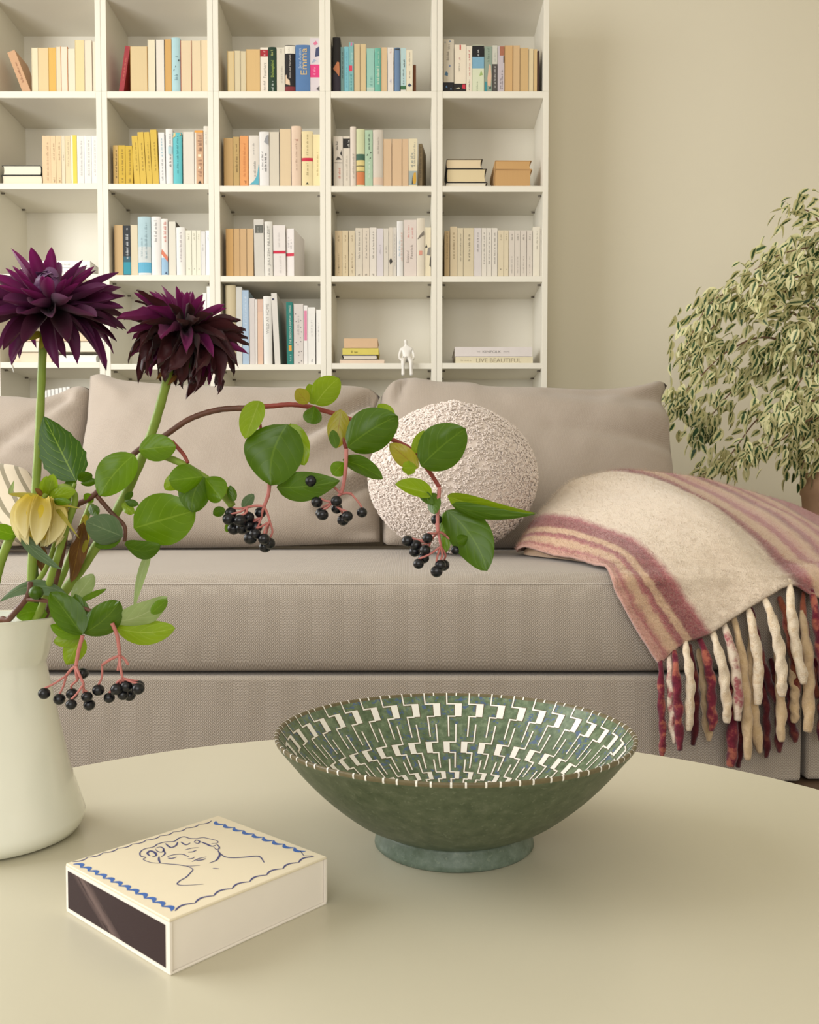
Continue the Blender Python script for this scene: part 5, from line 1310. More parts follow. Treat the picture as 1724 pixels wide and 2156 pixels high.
# ---- dahlias
def petmat(name, c1, c2, c3, trans):
    n = NT(name); s = n.sep(n.uv()); o = n.obj()
    g = n.mix(s[0], lin(c1), lin(c2))
    comb = n.new('ShaderNodeCombineXYZ'); n.link(n.math('MULTIPLY', s[1], 22), comb.inputs[0]); n.link(s[0], comb.inputs[1])
    c = n.mix(n.math('MULTIPLY', n.noise(1.0, 2, comb.outputs[0]), 0.6), g, lin(c3))
    n.base(c); n.set(0.5, 0.35, sheen=0.15)
    tr = n.new('ShaderNodeBsdfTranslucent'); n.link(c, tr.inputs[0])
    ms = n.new('ShaderNodeMixShader'); ms.inputs[0].default_value = trans
    n.link(n.b.outputs[0], ms.inputs[1]); n.link(tr.outputs[0], ms.inputs[2]); n.link(ms.outputs[0], n.out.inputs[0])
    return n.m
PM = [petmat('dahlia_petal_purple', (62, 18, 46), (112, 34, 92), (88, 26, 72), 0.22), petmat('dahlia_petal_maroon', (44, 12, 24), (84, 16, 56), (56, 14, 36), 0.2),
      petmat('dahlia_petal_lavender', (104, 62, 98), (128, 84, 132), (92, 50, 92), 0.15), petmat('dahlia_petal_wilted', (44, 12, 16), (66, 18, 30), (80, 28, 24), 0.2), petmat('dahlia_petal_magenta', (78, 14, 52), (138, 30, 104), (110, 22, 80), 0.3)]
def petal_mesh(nm, mat, bend, cup, crumple, seed, wid):
    nu, nw = 10, 6; V, Fc, UV = [], [], []; r = random.Random(seed)
    for i in range(nu + 1):
        t = i / nu
        hw = wid * (0.34 + 0.66 * math.sin(math.pi * min(1, t * 0.62 + 0.1)) ** 1.2) * (1 - t ** 4.5) ** 0.75 if t < 1 else 0.0
        ang = bend * t
        y = t * math.cos(ang * 0.5); z = t * math.sin(ang * 0.5)
        for j in range(nw + 1):
            w = 2 * j / nw - 1
            cz = cup * hw * (w * w) * (1.2 - 0.5 * t)
            cr = crumple * noise.noise(Vector((t * 5 + seed, w * 2.5, seed * 1.7)))
            V.append((w * hw * (1 - 0.3 * cup * abs(w)) + cr * 0.5, y, z + cz + cr)); UV.append((t, j / nw))
    for i in range(nu):
        for j in range(nw):
            k = i * (nw + 1) + j; Fc.append((k, k + 1, k + nw + 2, k + nw + 1))
    me = bpy.data.meshes.new(nm); me.from_pydata(V, [], Fc)
    l = me.uv_layers.new(name='UVMap')
    for lp in me.loops: l.data[lp.index].uv = UV[lp.vertex_index]
    me.polygons.foreach_set('use_smooth', [True] * len(Fc)); me.materials.append(mat)
    return me
PMS = {}
def pmesh(kind, var):
    key = (kind, var)
    if key not in PMS:
        bend, cup, cr, wid, mi = {'up': (0.35, 0.85, 0.0, 0.165, 4), 'in': (1.9, 1.0, 0.0, 0.26, 2), 'mid': (0.15, 0.85, 0.012, 0.175, 0), 'out': (-0.25, 0.75, 0.018, 0.18, 1), 'hang': (-0.7, 0.8, 0.03, 0.20, 0),
                                  'wilt': (-0.9, 0.9, 0.15, 0.26, 3), 'wmid': (-0.2, 0.9, 0.06, 0.17, 3), 'wup': (0.2, 0.9, 0.02, 0.17, 4), 'wmag': (-0.45, 0.9, 0.08, 0.2, 4)}[kind]
        PMS[key] = petal_mesh('petal_' + kind, PM[mi], bend + (var - 1) * 0.15, cup, cr, var * 3 + len(kind), wid * (0.92 + 0.08 * var))
    return PMS[key]
def put_petal(parent, base, d, axis, L, kind, var, roll=0.0, wsc=1.0, name='petal'):
    d = d.normalized()
    up = axis - d * axis.dot(d)
    if up.length < 1e-4: up = d.orthogonal()
    up.normalize(); up = Matrix.Rotation(roll, 3, d) @ up
    sd = d.cross(up)
    o = bpy.data.objects.new(name, pmesh(kind, var)); COL.objects.link(o); o.parent = parent
    M = Matrix((sd * L * wsc, d * L, up * L)).transposed().to_4x4(); M.translation = base - ploc(parent)
    o.matrix_local = M
    return o
def ringdir(axis, th, ph):
    e1 = axis.orthogonal().normalized(); e2 = axis.cross(e1)
    return axis * math.cos(th) + (e1 * math.cos(ph) + e2 * math.sin(ph)) * math.sin(th)
DY = 0.552
d1 = thing('dahlia', 'fresh dark purple dahlia on an upright stem in the vase', 'flower', (VX, VY, TZ + 0.02), 'dahlias in the vase')
C1 = at(110, 652, DY); ax1 = Vector((0.03, -0.46, 0.89)).normalized()
pxstem('stem', [VN + Vector((-0.008, 0, -0.03)), Vector((VX + 0.008, VY, 0.405)), (58, 1290, VY), (72, 1080, VY), (83, 900, VY - 0.002), (91, 720, DY), (98, 690, DY)], (9.5, 8), sm_green, d1)
rd = random.Random(2)
mesh('receptacle', *icos(C1 - ax1 * 0.001, 0.0095, 2), stemmat('flower_base', (60, 20, 40), (90, 40, 60)), d1)
for th_, n_, L_, kind, rb_ in [(8, 7, .017, 'in', .004), (20, 10, .020, 'in', .0055), (46, 10, .026, 'up', .0075), (60, 11, .033, 'up', .008), (74, 12, .039, 'mid', .009), (86, 13, .042, 'mid', .0095), (98, 12, .043, 'out', .0095), (110, 9, .038, 'hang', .009), (122, 5, .034, 'hang', .0085)]:
    off = rd.uniform(0, 6)
    for k_ in range(n_):
        ph = off + 2 * math.pi * (k_ + rd.uniform(-.25, .25)) / n_
        dd = ringdir(ax1, R(th_ + rd.uniform(-7, 7)), ph)
        bs = C1 + ringdir(ax1, R(min(th_, 120) * 0.9), ph) * rb_ * 0.8
        if th_ <= 20: bs = C1 + ax1 * (0.0075 if th_ > 10 else 0.009) + ringdir(ax1, R(90), ph) * (0.004 + 0.005 * (th_ / 20)); dd = ringdir(ax1, R(th_ * 0.8 + 4), ph)
        put_petal(d1, bs, dd, ax1, L_ * rd.uniform(0.88, 1.1), kind, rd.randint(0, 2), rd.uniform(-.35, .35), rd.uniform(.9, 1.15))
mesh('heart', *icos(C1 + ax1 * 0.0145, 0.0082, 2), PM[2], d1)
# outer petals whose tips show clearly
for (u, v, kind) in [(16, 533, 'up'), (70, 527, 'up'), (121, 531, 'up'), (180, 555, 'mid'), (201, 570, 'mid'), (239, 617, 'mid'), (250, 644, 'mid'), (263, 686, 'out'), (248, 703, 'out'), (247, 747, 'hang'), (183, 741, 'hang'), (124, 744, 'hang'), (-2, 732, 'hang'), (-28, 590, 'mid'), (-40, 650, 'mid')]:
    tip = at(u, v, DY + rd.uniform(-0.01, 0.006)); dd = tip - C1
    put_petal(d1, C1 + dd * 0.12, dd, ax1, dd.length * 0.9, kind, rd.randint(0, 2), rd.uniform(-.5, .5), 1.0)
for (a_, b_) in [((88, 700), (56, 714)), ((96, 705), (84, 735)), ((100, 700), (112, 722))]:
    leaf(d1, a_, b_, 15, DY, DY - 0.006, 'y', name='sepal', arch=0.15)
d2 = thing('dahlia', 'wilting dark maroon dahlia on a slanting stem in the vase', 'flower', (VX, VY, TZ + 0.02), 'dahlias in the vase')
C2 = at(388, 702, DY + 0.012); ax2 = Vector((0.16, -0.05, 0.98)).normalized()
pxstem('stem', [VN + Vector((0.010, 0.010, -0.03)), Vector((VX + 0.020, VY + 0.009, 0.405)), (98, 1300, VY + 0.010), (190, 1170, VY + 0.012), (262, 1045, VY + 0.013), (318, 915, VY + 0.013), (352, 800, DY + 0.011), (366, 755, DY + 0.012), (378, 722, DY + 0.012)], (11, 9), sm_green, d2)
mesh('receptacle', *icos(C2 - ax2 * 0.003, 0.0105, 2), stemmat('flower_base_wilted', (40, 14, 18), (60, 24, 26)), d2)
for th_, n_, L_, kind, rb_ in [(10, 6, .020, 'wup', .004), (28, 9, .023, 'wup', .006), (48, 12, .027, 'wup', .008), (66, 13, .033, 'wmid', .009), (84, 14, .037, 'wmid', .009), (100, 14, .036, 'wilt', .009), (118, 13, .036, 'wilt', .009), (138, 11, .034, 'wilt', .009), (152, 6, .030, 'wilt', .008)]:
    off = rd.uniform(0, 6)
    for k_ in range(n_):
        ph = off + 2 * math.pi * (k_ + rd.uniform(-.3, .3)) / n_
        dd = ringdir(ax2, R(th_ + rd.uniform(-9, 9)), ph)
        put_petal(d2, C2 + ringdir(ax2, R(min(th_, 120) * 0.9), ph) * rb_ * 0.8, dd, ax2, L_ * rd.uniform(0.8, 1.04), kind if th_ < 60 or rd.random() > 0.25 else 'wmag', rd.randint(0, 2), rd.uniform(-.6, .6), rd.uniform(.8, 1.15))
for (u, v, kind) in [(279, 626, 'wup'), (324, 615, 'wup'), (339, 604, 'wup'), (381, 617, 'wup'), (400, 615, 'wup'), (436, 632, 'wup'), (472, 649, 'wup'), (497, 673, 'wmid'), (510, 698, 'wmid'), (522, 722, 'wmid'), (520, 747, 'wup'), (501, 800, 'wilt'), (461, 804, 'wilt'), (434, 830, 'wilt'), (400, 806, 'wilt'), (268, 766, 'wilt'), (295, 765, 'wilt'), (268, 704, 'wilt'), (268, 650, 'wmid')]:
    tip = at(u, v, DY + 0.012 + rd.uniform(-0.012, 0.006)); dd = tip - C2
    put_petal(d2, C2 + dd * 0.12, dd, ax2, dd.length * 0.9, kind, rd.randint(0, 2), rd.uniform(-.6, .6), 0.95)
for (a_, b_) in [((366, 755), (350, 782)), ((372, 752), (385, 790)), ((376, 745), (400, 775)), ((364, 760), (356, 738))]:
    leaf(d2, a_, b_, 20, DY + 0.012, DY + 0.004, 'd', name='sepal', arch=0.1)
for (a_, b_) in [((352, 775), (328, 800)), ((372, 790), (352, 812))]: leaf(d2, a_, b_, 9, DY + 0.006, DY, 'n', name='sepal', shape='l')
leaf(d1, (160, 1013), (92, 876), 88, VY - 0.012, VY - 0.012, 'v', roll=0.1, cup=0.1, shape='s')
leaf(d1, (165, 1012), (193, 998), 24, VY - 0.01, VY - 0.014, 'd', roll=0.4); leaf(d1, (170, 1018), (205, 1012), 18, VY - 0.008, VY - 0.012, 'd'); leaf(d1, (160, 1012), (134, 1028), 20, VY - 0.008, VY - 0.012, 'd')
pxstem('side_stem', [(66, 1240, VY), (100, 1190, VY - 0.002), (135, 1080, VY - 0.008), (158, 1018, VY - 0.012)], (6, 4), sm_green, d1)

# ---- drooping yellow bud
bd = thing('dahlia_bud', 'drooping pale yellow dahlia bud beside the upright stem', 'flower', (VX, VY, TZ + 0.02))
Yb_ = VY - 0.028
pxstem('stem', [VN + Vector((0.004, -0.014, -0.03)), Vector((VX + 0.012, VY - 0.010, 0.405)), (78, 1300, VY - 0.012), (112, 1200, VY - 0.018), (140, 1110, VY - 0.022), (158, 1050, VY - 0.025), (140, 1026, VY - 0.026), (108, 1032, Yb_), (92, 1046, Yb_)], (8, 6), sm_green, bd)
CB = at(90, 1052, Yb_); axb = Vector((-0.10, -0.12, -1)).normalized()
bm_y = petmat('bud_petal_yellow', (208, 182, 22), (246, 240, 210), (228, 212, 100), 0.25)
mesh('bud_core', *icos(CB + axb * 0.012, 0.0105, 3, 1.25), plain((206, 182, 40), 0.5, 0.15, 200), bd)
bpm = petal_mesh('bud_petal', bm_y, -0.55, 0.9, 0.008, 5, 0.30)
_keep = PMS.copy(); PMS[('bud', 0)] = bpm
for k_ in range(9):
    ph = 2 * math.pi * k_ / 9 + 0.2; dd = (axb * 0.95 + ringdir(axb, R(90), ph) * 0.42)
    put_petal(bd, CB + ringdir(axb, R(90), ph) * 0.0065, dd, ringdir(axb, R(90), ph), 0.0275 * rd.uniform(.93, 1.08), 'bud', 0, 0, 1.0)
for k_ in range(7):
    ph = 2 * math.pi * k_ / 7 + 0.6; dd = (axb * 0.98 + ringdir(axb, R(90), ph) * 0.3)
    put_petal(bd, CB + ringdir(axb, R(90), ph) * 0.005, dd, ringdir(axb, R(90), ph), 0.029, 'bud', 0, 0, 0.9)
for (a_, b_, w_, m_) in [((92, 1046), (18, 1040), 12, 'y'), ((20, 1042), (30, 1010), 9, 'p'), ((96, 1044), (98, 1002), 26, 'b'), ((100, 1046), (112, 998), 30, 'b'), ((104, 1048), (160, 1032), 30, 'b'), ((108, 1052), (150, 1058), 18, 'g'), ((112, 1060), (168, 1135), 9, 'y'), ((110, 1058), (176, 1072), 6, 'y'), ((92, 1044), (74, 1028), 12, 'n')]:
    leaf(bd, a_, b_, w_, Yb_, Yb_ - 0.006, m_, name='sepal', arch=0.1, shape='l' if w_ < 12 else 'o')
leaf(bd, (40, 1124), (132, 1200), 26, VY - 0.03, VY - 0.026, 'q', roll=0.5, shape='l', curve=0.06)
leaf(bd, (176, 1100), (150, 1226), 34, VY - 0.004, VY + 0.004, 'n', roll=0.3, wave=0.12)
leaf(bd, (180, 1082), (176, 1165), 22, VY - 0.004, VY, 'y', roll=0.2, wave=0.08)
leaf(bd, (92, 1205), (84, 1138), 24, VY + 0.008, VY + 0.01, 'n', roll=0.2, wave=0.1)
# ---- two more leafy green stems
gs = thing('leafy_stem', 'slim green stem with small leaves beside the slanting dahlia stem', 'plant', (VX, VY, TZ + 0.02))
gs2 = thing('leafy_stem', 'thick green stem with one broad leaf leaning towards striped cushion', 'plant', (VX, VY, TZ + 0.02))
gs3 = thing('cut_stem', 'dark green bare stem behind the upright dahlia stem', 'plant', (VX, VY, TZ + 0.02))
pxstem('stem', [VN + Vector((0.0, 0.018, -0.03)), Vector((VX + 0.010, VY + 0.018, 0.405)), (90, 1292, VY + 0.019), (128, 1220, VY + 0.020), (160, 1140, VY + 0.020), (192, 1060, VY + 0.018)], (8, 7), sm_green, gs)
pxstem('stem', [VN + Vector((-0.008, -0.006, -0.03)), (-18, 1300, VY - 0.008), (-6, 1210, VY - 0.012), (18, 1140, VY - 0.014), (42, 1095, VY - 0.016)], (11, 8), sm_green, gs2)
pxstem('stem', [VN + Vector((-0.012, 0.014, -0.03)), (70, 1290, VY + 0.014), (70, 1200, VY + 0.012), (74, 1120, VY + 0.012)], (14, 9), stemmat('dark_green_stem', (70, 92, 30), (96, 118, 44)), gs3)
leaf(gs2, (36, 1128), (-20, 1112), 34, VY - 0.016, VY - 0.03, 'g')
leaf(gs, (142, 1252), (-2, 1268), 34, VY - 0.012, VY - 0.036, 'q', roll=0.55, shape='l', curve=0.19)
leaf(gs, (155, 1266), (197, 1209), 38, VY + 0.004, VY + 0.004, 'p', wave=0.1); leaf(gs, (160, 1268), (224, 1240), 14, VY + 0.006, VY + 0.004, 'g', wave=0.1)
leaf(gs, (100, 1292), (34, 1298), 40, VY - 0.004, VY - 0.02, 'g', curve=0.10)
leaf(gs, (190, 1062), (206, 1086), 22, VY, VY - 0.01, 'd'); leaf(gs, (196, 1058), (178, 1040), 20, VY - 0.002, VY - 0.01, 'g'); leaf(gs, (262, 1052), (280, 1036), 14, VY + 0.004, VY, 'd'); leaf(gs, (262, 1056), (292, 1062), 16, VY + 0.004, VY, 'd'); leaf(gs, (258, 1060), (282, 1082), 22, VY + 0.004, VY, 'b', wave=0.1)

# ---- dogwood branches with black berries
berry_m = NT('black_berry'); _o = berry_m.obj(); berry_m.base(berry_m.mix(berry_m.noise(200, 2, _o), lin((8, 9, 13)), lin((18, 20, 28)))); berry_m.set(0.28, 0.5); berry_m.bump(berry_m.noise(600, 2, _o), 0.1, 0.0005)
def cluster(parent, stalk, Y, berries, r=12.5, fork=None):
    pts = [(u, v, Y) for u, v in stalk]
    st = pxstem('berry_stalk', pts, (4.2, 3.6), sm_pink, parent, 8)
    f1 = at(stalk[-1][0], stalk[-1][1], Y); rr = random.Random(int(stalk[0][0]))
    forks = [f1] + [at(u, v, Y + rr.uniform(-0.004, 0.004)) for u, v in (fork or [])]
    if fork:
        for q in forks[1:]: mesh('twiglet', *tube(spline([f1, f1.lerp(q, 0.5) + Vector((0, rr.uniform(-.002, .002), 0.0006)), q], 5), 0.0009, 6), sm_pink, st)
    for (u, v) in berries:
        p = at(u, v, Y + rr.uniform(-0.007, 0.007))
        q = min(forks, key=lambda s: (s - p).length)
        tgt = p + Vector((0, 0, 0.003))
        mesh('twiglet', *tube(spline([q, q.lerp(tgt, 0.55) + Vector((rr.uniform(-.002, .002), 0, -0.0005)), tgt], 5), 0.0007, 6), sm_pink, st)
        mesh('berry', *icos(p, r / F * Y * rr.uniform(0.93, 1.07), 3, 0.97), berry_m.m, st)
br = thing('dogwood_branch', 'long arching dogwood branch with leaves and black berries', 'branch', (VX, VY, TZ + 0.02), 'dogwood branches in the vase')
YB1 = VY - 0.006
pxstem('twig', [VN + Vector((0.014, -0.004, -0.03)), Vector((VX + 0.024, VY - 0.004, 0.405)), (98, 1294, VY - 0.002), (128, 1180, VY - 0.004), (150, 1078, VY - 0.006), (200, 1040, VY - 0.004), (282, 955, VY), (345, 918, VY), (400, 882, VY), (460, 863, VY), (520, 859, VY)], (5.5, 6), sm_brown, br)
pxstem('twig', [(515, 859, VY), (570, 855, VY), (616, 852, VY), (665, 860, VY), (740, 884, VY), (800, 915, VY + 0.002), (862, 944, VY + 0.004), (900, 988, VY + 0.004), (925, 1026, VY + 0.004)], (5.5, 4.5), sm_red, br)
pxstem('twig', [(362, 930, VY), (385, 955, VY - 0.002), (396, 975, VY - 0.003)], (4.5, 3.5), sm_red, br)
pxstem('twig', [(300, 950, VY), (360, 966, VY), (410, 992, VY - 0.003), (455, 1025, VY - 0.004), (490, 1066, VY - 0.004)], (7, 8), sm_green, br)
pxstem('twig', [(205, 1045, VY - 0.004), (235, 1080, VY - 0.006), (262, 1108, VY - 0.008), (262, 1140, VY - 0.008)], (5, 4), sm_brown, br)
pxstem('twig', [(706, 873, VY), (715, 905, VY - 0.004), (729, 945, VY - 0.006)], (4.5, 4), sm_red, br)
pxstem('twig', [(534, 858, VY), (546, 890, VY - 0.002), (552, 920, VY - 0.003)], (4, 3), sm_red, br)
a = VY - 0.012
for args in [((292, 948), (371, 940), 58, a, a, 'g', dict(cup=0.3, curve=-0.02)), ((283, 957), (209, 1044), 74, a, a - 0.012, 'g', dict(cup=0.15, curve=0.05)), ((281, 1112), (411, 1075), 112, a, a - 0.006, 'g', dict(cup=0.12, roll=0.1)),
             ((262, 1146), (338, 1148), 40, a - 0.004, a - 0.012, 'd', dict(curve=0.15, roll=0.4)), ((259, 1130), (181, 1098), 66, a, a - 0.02, 'q', dict(cup=0.4, arch=0.1)), ((255, 1128), (200, 1150), 34, a, a - 0.01, 'd', {}),
             ((428, 1003), (356, 1012), 62, a, a - 0.018, 'g', dict(cup=0.6, arch=0.12)), ((432, 1006), (466, 1052), 52, a, a - 0.012, 'g', dict(cup=0.5, roll=0.3)), ((430, 1004), (404, 1078), 66, a, a - 0.01, 'd', dict(cup=0.4, curve=0.1)), ((385, 1000), (346, 1030), 34, a + 0.006, a, 'b', {}), ((455, 1040), (482, 1026), 20, a, a, 'b', {}),
             ((546, 844), (516, 924), 48, a, a - 0.012, 'b', dict(roll=0.35, fold=0.4, cup=0.0)), ((606, 893), (570, 1022), 124, a - 0.006, a - 0.012, 'd', dict(cup=0.25, curve=0.10)), ((612, 892), (640, 980), 52, a + 0.006, a + 0.002, 'b', dict(wave=0.08)),
             ((582, 1026), (716, 1012), 64, a, a - 0.012, 'd', dict(cup=0.2, curve=0.03, shape='p')), ((664, 852), (714, 796), 58, a, a - 0.01, 'b', dict(cup=0.2, curve=-0.05)), ((648, 850), (624, 819), 32, a, a - 0.008, 'y', {}),
             ((662, 855), (655, 892), 40, a, a - 0.012, 'd', dict(cup=0.4)), ((662, 852), (650, 808), 28, a + 0.006, a, 'b', {}), ((718, 862), (707, 944), 48, a + 0.008, a + 0.004, 'y', dict(wave=0.05)), ((700, 905), (708, 944), 22, a + 0.004, a - 0.004, 'd', {}),
             ((731, 942), (838, 876), 92, a - 0.004, a - 0.012, 'd', dict(cup=0.35, curve=-0.04)), ((830, 880), (795, 852), 28, a + 0.004, a, 'b', {}), ((886, 982), (980, 902), 96, a, a - 0.01, 'd', dict(cup=0.3, curve=-0.03)), ((880, 986), (820, 934), 42, a + 0.004, a, 'y', dict(wave=0.06)), ((876, 985), (848, 985), 30, a, a - 0.012, 'b', dict(wave=0.08)), ((871, 955), (893, 906), 26, a + 0.008, a + 0.004, 'b', {}),
             ((721, 968), (806, 1008), 38, a, a - 0.012, 'd', dict(roll=0.6, curve=-0.04)), ((724, 974), (700, 1000), 34, a, a - 0.008, 'g', {}), ((910, 1040), (831, 1020), 38, a, a - 0.014, 'b', dict(roll=0.5, fold=0.5, cup=0)), ((908, 1038), (917, 1082), 30, a, a - 0.01, 'd', dict(roll=0.5)), ((880, 1030), (912, 1062), 22, a, a - 0.006, 'd', {}),
             ((941, 1044), (1130, 1080), 42, a, a - 0.02, 'b', dict(roll=0.6, curve=0.04, shape='l', fold=0.3, cup=0.0)), ((950, 1062), (1128, 1082), 30, a - 0.006, a - 0.022, 'd', dict(roll=0.4, shape='l', curve=0.06)), ((940, 1074), (1026, 1202), 88, a, a - 0.012, 'd', dict(cup=0.25, curve=-0.08)), ((985, 1130), (962, 1142), 24, a - 0.006, a - 0.012, 'd', dict(cup=0.5)), ((938, 1076), (936, 1166), 34, a + 0.003, a, 'g', dict(roll=0.4)),
             ((492, 1056), (484, 1022), 20, a, a, 'd', {}), ((510, 1070), (534, 1040), 22, a + 0.004, a, 'q', {}), ((474, 1072), (448, 1082), 22, a, a - 0.01, 'd', {}), ((486, 1100), (476, 1120), 16, a + 0.004, a, 'g', {})]:
    leaf(br, *args[:6], **args[6])
leaf(br, (316, 1156), (281, 1288), 19, VY + 0.02, VY + 0.02, 'p', shape='l', roll=0.3, curve=0.03)
cluster(br, [(567, 1014), (565, 1040), (556, 1066)], a - 0.004, [(486, 1080), (481, 1093), (505, 1096), (523, 1089), (548, 1079), (510, 1112), (492, 1113), (537, 1124), (527, 1133), (556, 1135), (567, 1144), (558, 1151), (523, 1107), (540, 1110)], 13.2, [(520, 1068), (568, 1098), (550, 1090)])
cluster(br, [(729, 945), (728, 980), (724, 1014), (718, 1040)], a - 0.004, [(655, 1013), (667, 1057), (679, 1084), (676, 1080), (708, 1055), (709, 1070), (722, 1095), (731, 1087), (762, 1079)], 12, [(690, 1017), (740, 1040), (700, 1058)])
cluster(br, [(925, 1026), (923, 1055), (921, 1085), (922, 1120)], a - 0.004, [(919, 1094), (900, 1133), (858, 1139), (876, 1148), (873, 1161), (895, 1158), (892, 1175), (881, 1187), (960, 1158), (927, 1190), (934, 1190), (919, 1203)], 12, [(906, 1140), (928, 1150), (938, 1128)])
b2 = thing('dogwood_branch', 'short dogwood sprig with black berries hanging over the vase rim', 'branch', (VX, VY, TZ + 0.02), 'dogwood branches in the vase')
yv = VY - 0.035
pxstem('twig', [VN + Vector((-0.004, -0.012, -0.02)), (-6, 1335, VY - 0.022), (20, 1303, VY - 0.026), (58, 1256, VY - 0.028), (64, 1225, VY - 0.028)], (7, 5.5), sm_brown, b2)
pxstem('twig', [(56, 1262, VY - 0.028), (100, 1266, yv), (140, 1285, yv), (172, 1335, yv)], (4.5, 3.5), sm_brown, b2)
pxstem('twig', [(120, 1272, yv), (180, 1282, yv), (215, 1300, yv), (236, 1312, yv)], (4, 3.5), sm_brown, b2)
for args in [((174, 1336), (106, 1246), 62, yv - 0.004, yv - 0.006, 'd', dict(roll=0.25, fold=0.35, cup=0)), ((175, 1335), (158, 1250), 44, yv + 0.002, yv + 0.004, 'd', dict(roll=-0.3)), ((174, 1334), (252, 1266), 66, yv, yv - 0.008, 'd', dict(cup=0.35, curve=0.06)), ((172, 1340), (140, 1400), 46, yv + 0.005, yv + 0.003, 'b', dict(wave=0.06)), ((172, 1338), (106, 1316), 30, yv, yv - 0.01, 'g', dict(curve=-0.06)), ((170, 1342), (112, 1352), 34, yv + 0.004, yv, 'b', {}),
             ((240, 1309), (352, 1258), 50, yv, yv - 0.012, 'p', dict(roll=0.4, curve=0.08, wave=0.04)), ((318, 1292), (352, 1262), 26, yv - 0.012, yv - 0.014, 'g', {}), ((244, 1322), (369, 1322), 54, yv + 0.004, yv - 0.004, 'b', dict(cup=0.2, curve=0.07))]:
    leaf(b2, *args[:6], **args[6])
cluster(b2, [(174, 1338), (166, 1368), (160, 1402)], yv - 0.004, [(174, 1418), (93, 1460), (125, 1472), (152, 1461), (150, 1483), (183, 1467), (188, 1484)], 12.3, [(140, 1422), (163, 1432), (176, 1440)])
cluster(b2, [(236, 1312), (247, 1340), (252, 1380)], yv - 0.004, [(207, 1453), (230, 1469), (246, 1451), (259, 1463), (273, 1464), (292, 1444), (266, 1445), (291, 1450)], 12.4, [(248, 1412), (270, 1400), (215, 1400), (258, 1428)])
mesh('bud', *icos(at(76, 1248, yv), 0.0044, 2), LM['d'], b2)

# ================================================================== variegated weeping fig by the wall
PYc = 2.62
def figmat():
    n = NT('variegated_fig_leaf'); s = n.sep(n.uv()); o = n.obj()
    w = n.math('ABSOLUTE', n.math('SUBTRACT', n.math('MULTIPLY', s[1], 2.0), 1.0))
    f = n.math('ADD', w, n.math('MULTIPLY', n.math('SUBTRACT', n.noise(90, 2, o), 0.5), 0.9))
    inf = n.new('ShaderNodeObjectInfo'); f = n.math('ADD', f, n.math('MULTIPLY', n.math('SUBTRACT', n.noise(14, 1, n.new('ShaderNodeNewGeometry').outputs['Position']), 0.5), 1.1))
    c = n.ramp(f, [(0.14, lin((60, 90, 58))), (0.24, lin((120, 140, 84))), (0.33, lin((220, 217, 160))), (0.9, lin((236, 231, 184)))])
    n.base(c); n.set(0.4, 0.4)
    tr = n.new('ShaderNodeBsdfTranslucent'); n.link(c, tr.inputs[0])
    ms = n.new('ShaderNodeMixShader'); ms.inputs[0].default_value = 0.25
    n.link(n.b.outputs[0], ms.inputs[1]); n.link(tr.outputs[0], ms.inputs[2]); n.link(ms.outputs[0], n.out.inputs[0])
    return n.m
FM = figmat()
def fleaf(curl):
    V, Fc, UV = [], [], []; nu, nw = 5, 2
    for i in range(nu + 1):
        t = i / nu; hw = 0.27 * max(0.0, math.sin(math.pi * t ** 0.8)) ** 0.8
        for j in range(nw + 1):
            w = 2 * j / nw - 1
            V.append((w * hw, t, 0.10 * abs(w) * (hw / 0.27) - curl * t * t)); UV.append((t, j / nw))
    for i in range(nu):
        for j in range(nw):
            k = i * (nw + 1) + j; Fc.append((k, k + 1, k + nw + 2, k + nw + 1))
    return V, Fc, UV
FL = [fleaf(c) for c in (0.05, 0.2, 0.35)]
FMESH = []
for v, f, uv in FL:
    me = bpy.data.meshes.new('fig_leaf'); me.from_pydata(v, [], f); l = me.uv_layers.new(name='UVMap')
    for lp in me.loops: l.data[lp.index].uv = uv[lp.vertex_index]
    me.polygons.foreach_set('use_smooth', [True] * len(f)); me.materials.append(FM); FMESH.append(me)
tx = at(1850, 900, PYc + 0.05)
fig = thing('weeping_fig', 'variegated weeping fig tree in a pot beside the sofa', 'plant', (tx.x, tx.y, 0))
terr = plain((206, 168, 138), 0.8, 0.06, 30, 0.2, bump=0.2)
px0 = at(1714, 1030, PYc).x; pr_ = tx.x - px0; pz = at(1720, 994, PYc).z
mesh('pot', *lathe([(0.001, 0.02), (pr_ * 0.72, 0.0), (pr_ * 0.76, 0.02), (pr_ * 0.98, pz - 0.07), (pr_, pz - 0.065), (pr_ * 1.0, pz), (pr_ * 0.93, pz), (pr_ * 0.92, pz - 0.05), (0.001, pz - 0.05)], 64, (tx.x, tx.y)), terr, fig)
mesh('soil', *lathe([(pr_ * 0.915, pz - 0.045), (0.001, pz - 0.04)], 48, (tx.x, tx.y)), plain((70, 52, 40), 0.95, 0.3, 80), fig)
bark = stemmat('fig_bark', (120, 92, 74), (150, 118, 96), 60)
top = at(1830, 420, PYc + 0.03)
mesh('trunk', *tube(spline([(tx.x, tx.y, pz - 0.05), (tx.x + 0.02, tx.y, pz + 0.2), (tx.x - 0.01, tx.y - 0.01, pz + 0.45), tuple(top)], 6), [0.016 - 0.0004 * i for i in range(19)], 10), bark, fig)
rp = random.Random(12)
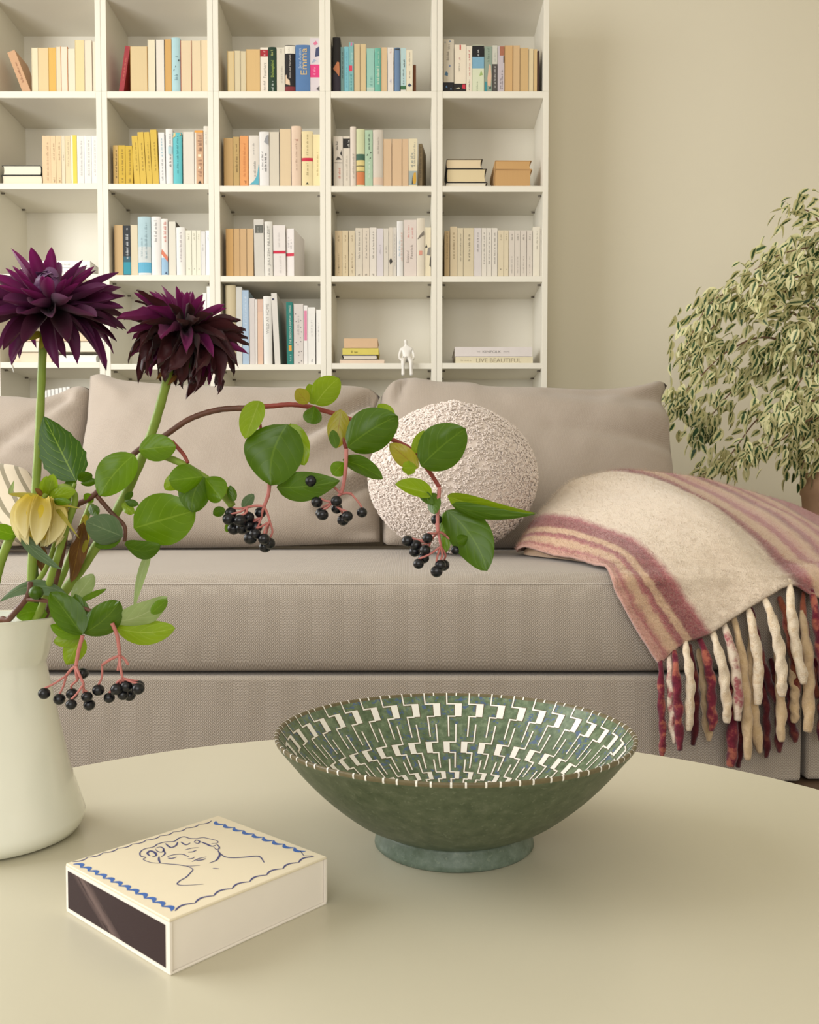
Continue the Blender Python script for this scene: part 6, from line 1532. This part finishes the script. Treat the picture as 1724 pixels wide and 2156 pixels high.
BR = [([(1850, 640), (1770, 540), (1712, 452), (1668, 440)], 58), ([(1850, 700), (1745, 540), (1660, 530), (1588, 568)], 95), ([(1850, 760), (1700, 640), (1600, 602), (1500, 634), (1436, 745)], 150), ([(1850, 760), (1670, 660), (1560, 640), (1486, 705), (1446, 760)], 130),
      ([(1850, 800), (1640, 715), (1540, 735), (1456, 812), (1424, 850)], 140), ([(1850, 840), (1690, 765), (1580, 790), (1500, 872), (1470, 915)], 120), ([(1850, 880), (1690, 840), (1600, 878), (1535, 960), (1478, 1000)], 110), ([(1850, 900), (1720, 880), (1640, 930), (1560, 965)], 80),
      ([(1850, 930), (1745, 915), (1700, 955), (1684, 1000)], 60), ([(1850, 700), (1750, 590), (1660, 588), (1592, 640)], 120), ([(1850, 820), (1750, 755), (1690, 795), (1640, 890)], 140), ([(1850, 820), (1760, 690), (1680, 700), (1600, 780)], 130), ([(1850, 860), (1770, 820), (1720, 850), (1690, 930)], 120),
      ([(1850, 700), (1790, 600), (1730, 560), (1690, 600)], 110), ([(1850, 640), (1790, 560), (1740, 500), (1715, 520)], 60), ([(1850, 760), (1780, 700), (1730, 660), (1650, 740)], 110)]
LV = []
for pts, cnt in BR:
    y0 = PYc + 0.05; y1 = PYc + rp.uniform(-0.16, 0.12); nP = len(pts)
    W = [at(u, v, y0 + (y1 - y0) * i / (nP - 1)) for i, (u, v) in enumerate(pts)]
    tz_ = min(max(W[0].z, pz + 0.1), top.z - 0.02); W[0] = Vector((tx.x, tx.y, tz_ - 0.02))
    Q = spline(W, 8)
    mesh('branch', *tube(Q, [0.0042 - 0.0032 * i / len(Q) for i in range(len(Q))], 6), bark, fig)
    for q in range(int(cnt * 1.3)):
        s = rp.uniform(0.16, 1.0) ** 0.8; x = s * (len(Q) - 1.001); i = int(x)
        p = Q[i].lerp(Q[i + 1], x - i); d = (Q[i + 1] - Q[i]).normalized()
        sp = 0.046 * (1.1 - 0.55 * s)
        p = p + Vector((rp.gauss(0, sp), rp.gauss(0, sp * 1.3), rp.gauss(0, sp * 0.8)))
        dd = (d * 0.7 + Vector((rp.gauss(0, .5), rp.gauss(0, .5), -0.55 + rp.gauss(0, .4)))).normalized()
        for _ in range(1): LV.append((p, dd, rp.uniform(0.028, 0.048), rp.uniform(-1.2, 1.2), rp.randint(0, 2)))
LV.sort(key=lambda e: -(e[2] / e[0].y))
def lmat(p, dd, L, roll):
    up = Vector((0, -0.5, 1)); up = (up - dd * up.dot(dd)).normalized(); up = Matrix.Rotation(roll, 3, dd) @ up; sd = dd.cross(up)
    M = Matrix((sd * L, dd * L, up * L)).transposed().to_4x4(); M.translation = p; return M
inview = [e for e in LV if (e[0].x / e[0].y * F + CX) < 1735]; rest = [e for e in LV if (e[0].x / e[0].y * F + CX) >= 1735]
for (p, dd, L, roll, vi) in inview[:300]:
    o = bpy.data.objects.new('leaf', FMESH[vi]); COL.objects.link(o); o.parent = fig; o.matrix_local = lmat(p - fig.location, dd, L, roll)
V, Fc, UV = [], [], []
for (p, dd, L, roll, vi) in inview[300:] + rest:
    M = lmat(p, dd, L, roll); v, f, uv = FL[vi]; k0 = len(V)
    V += [M @ Vector(q) for q in v]; Fc += [tuple(i + k0 for i in g) for g in f]; UV += uv
prop(mesh('foliage', V, Fc, FM, fig, uv=UV), kind='stuff')
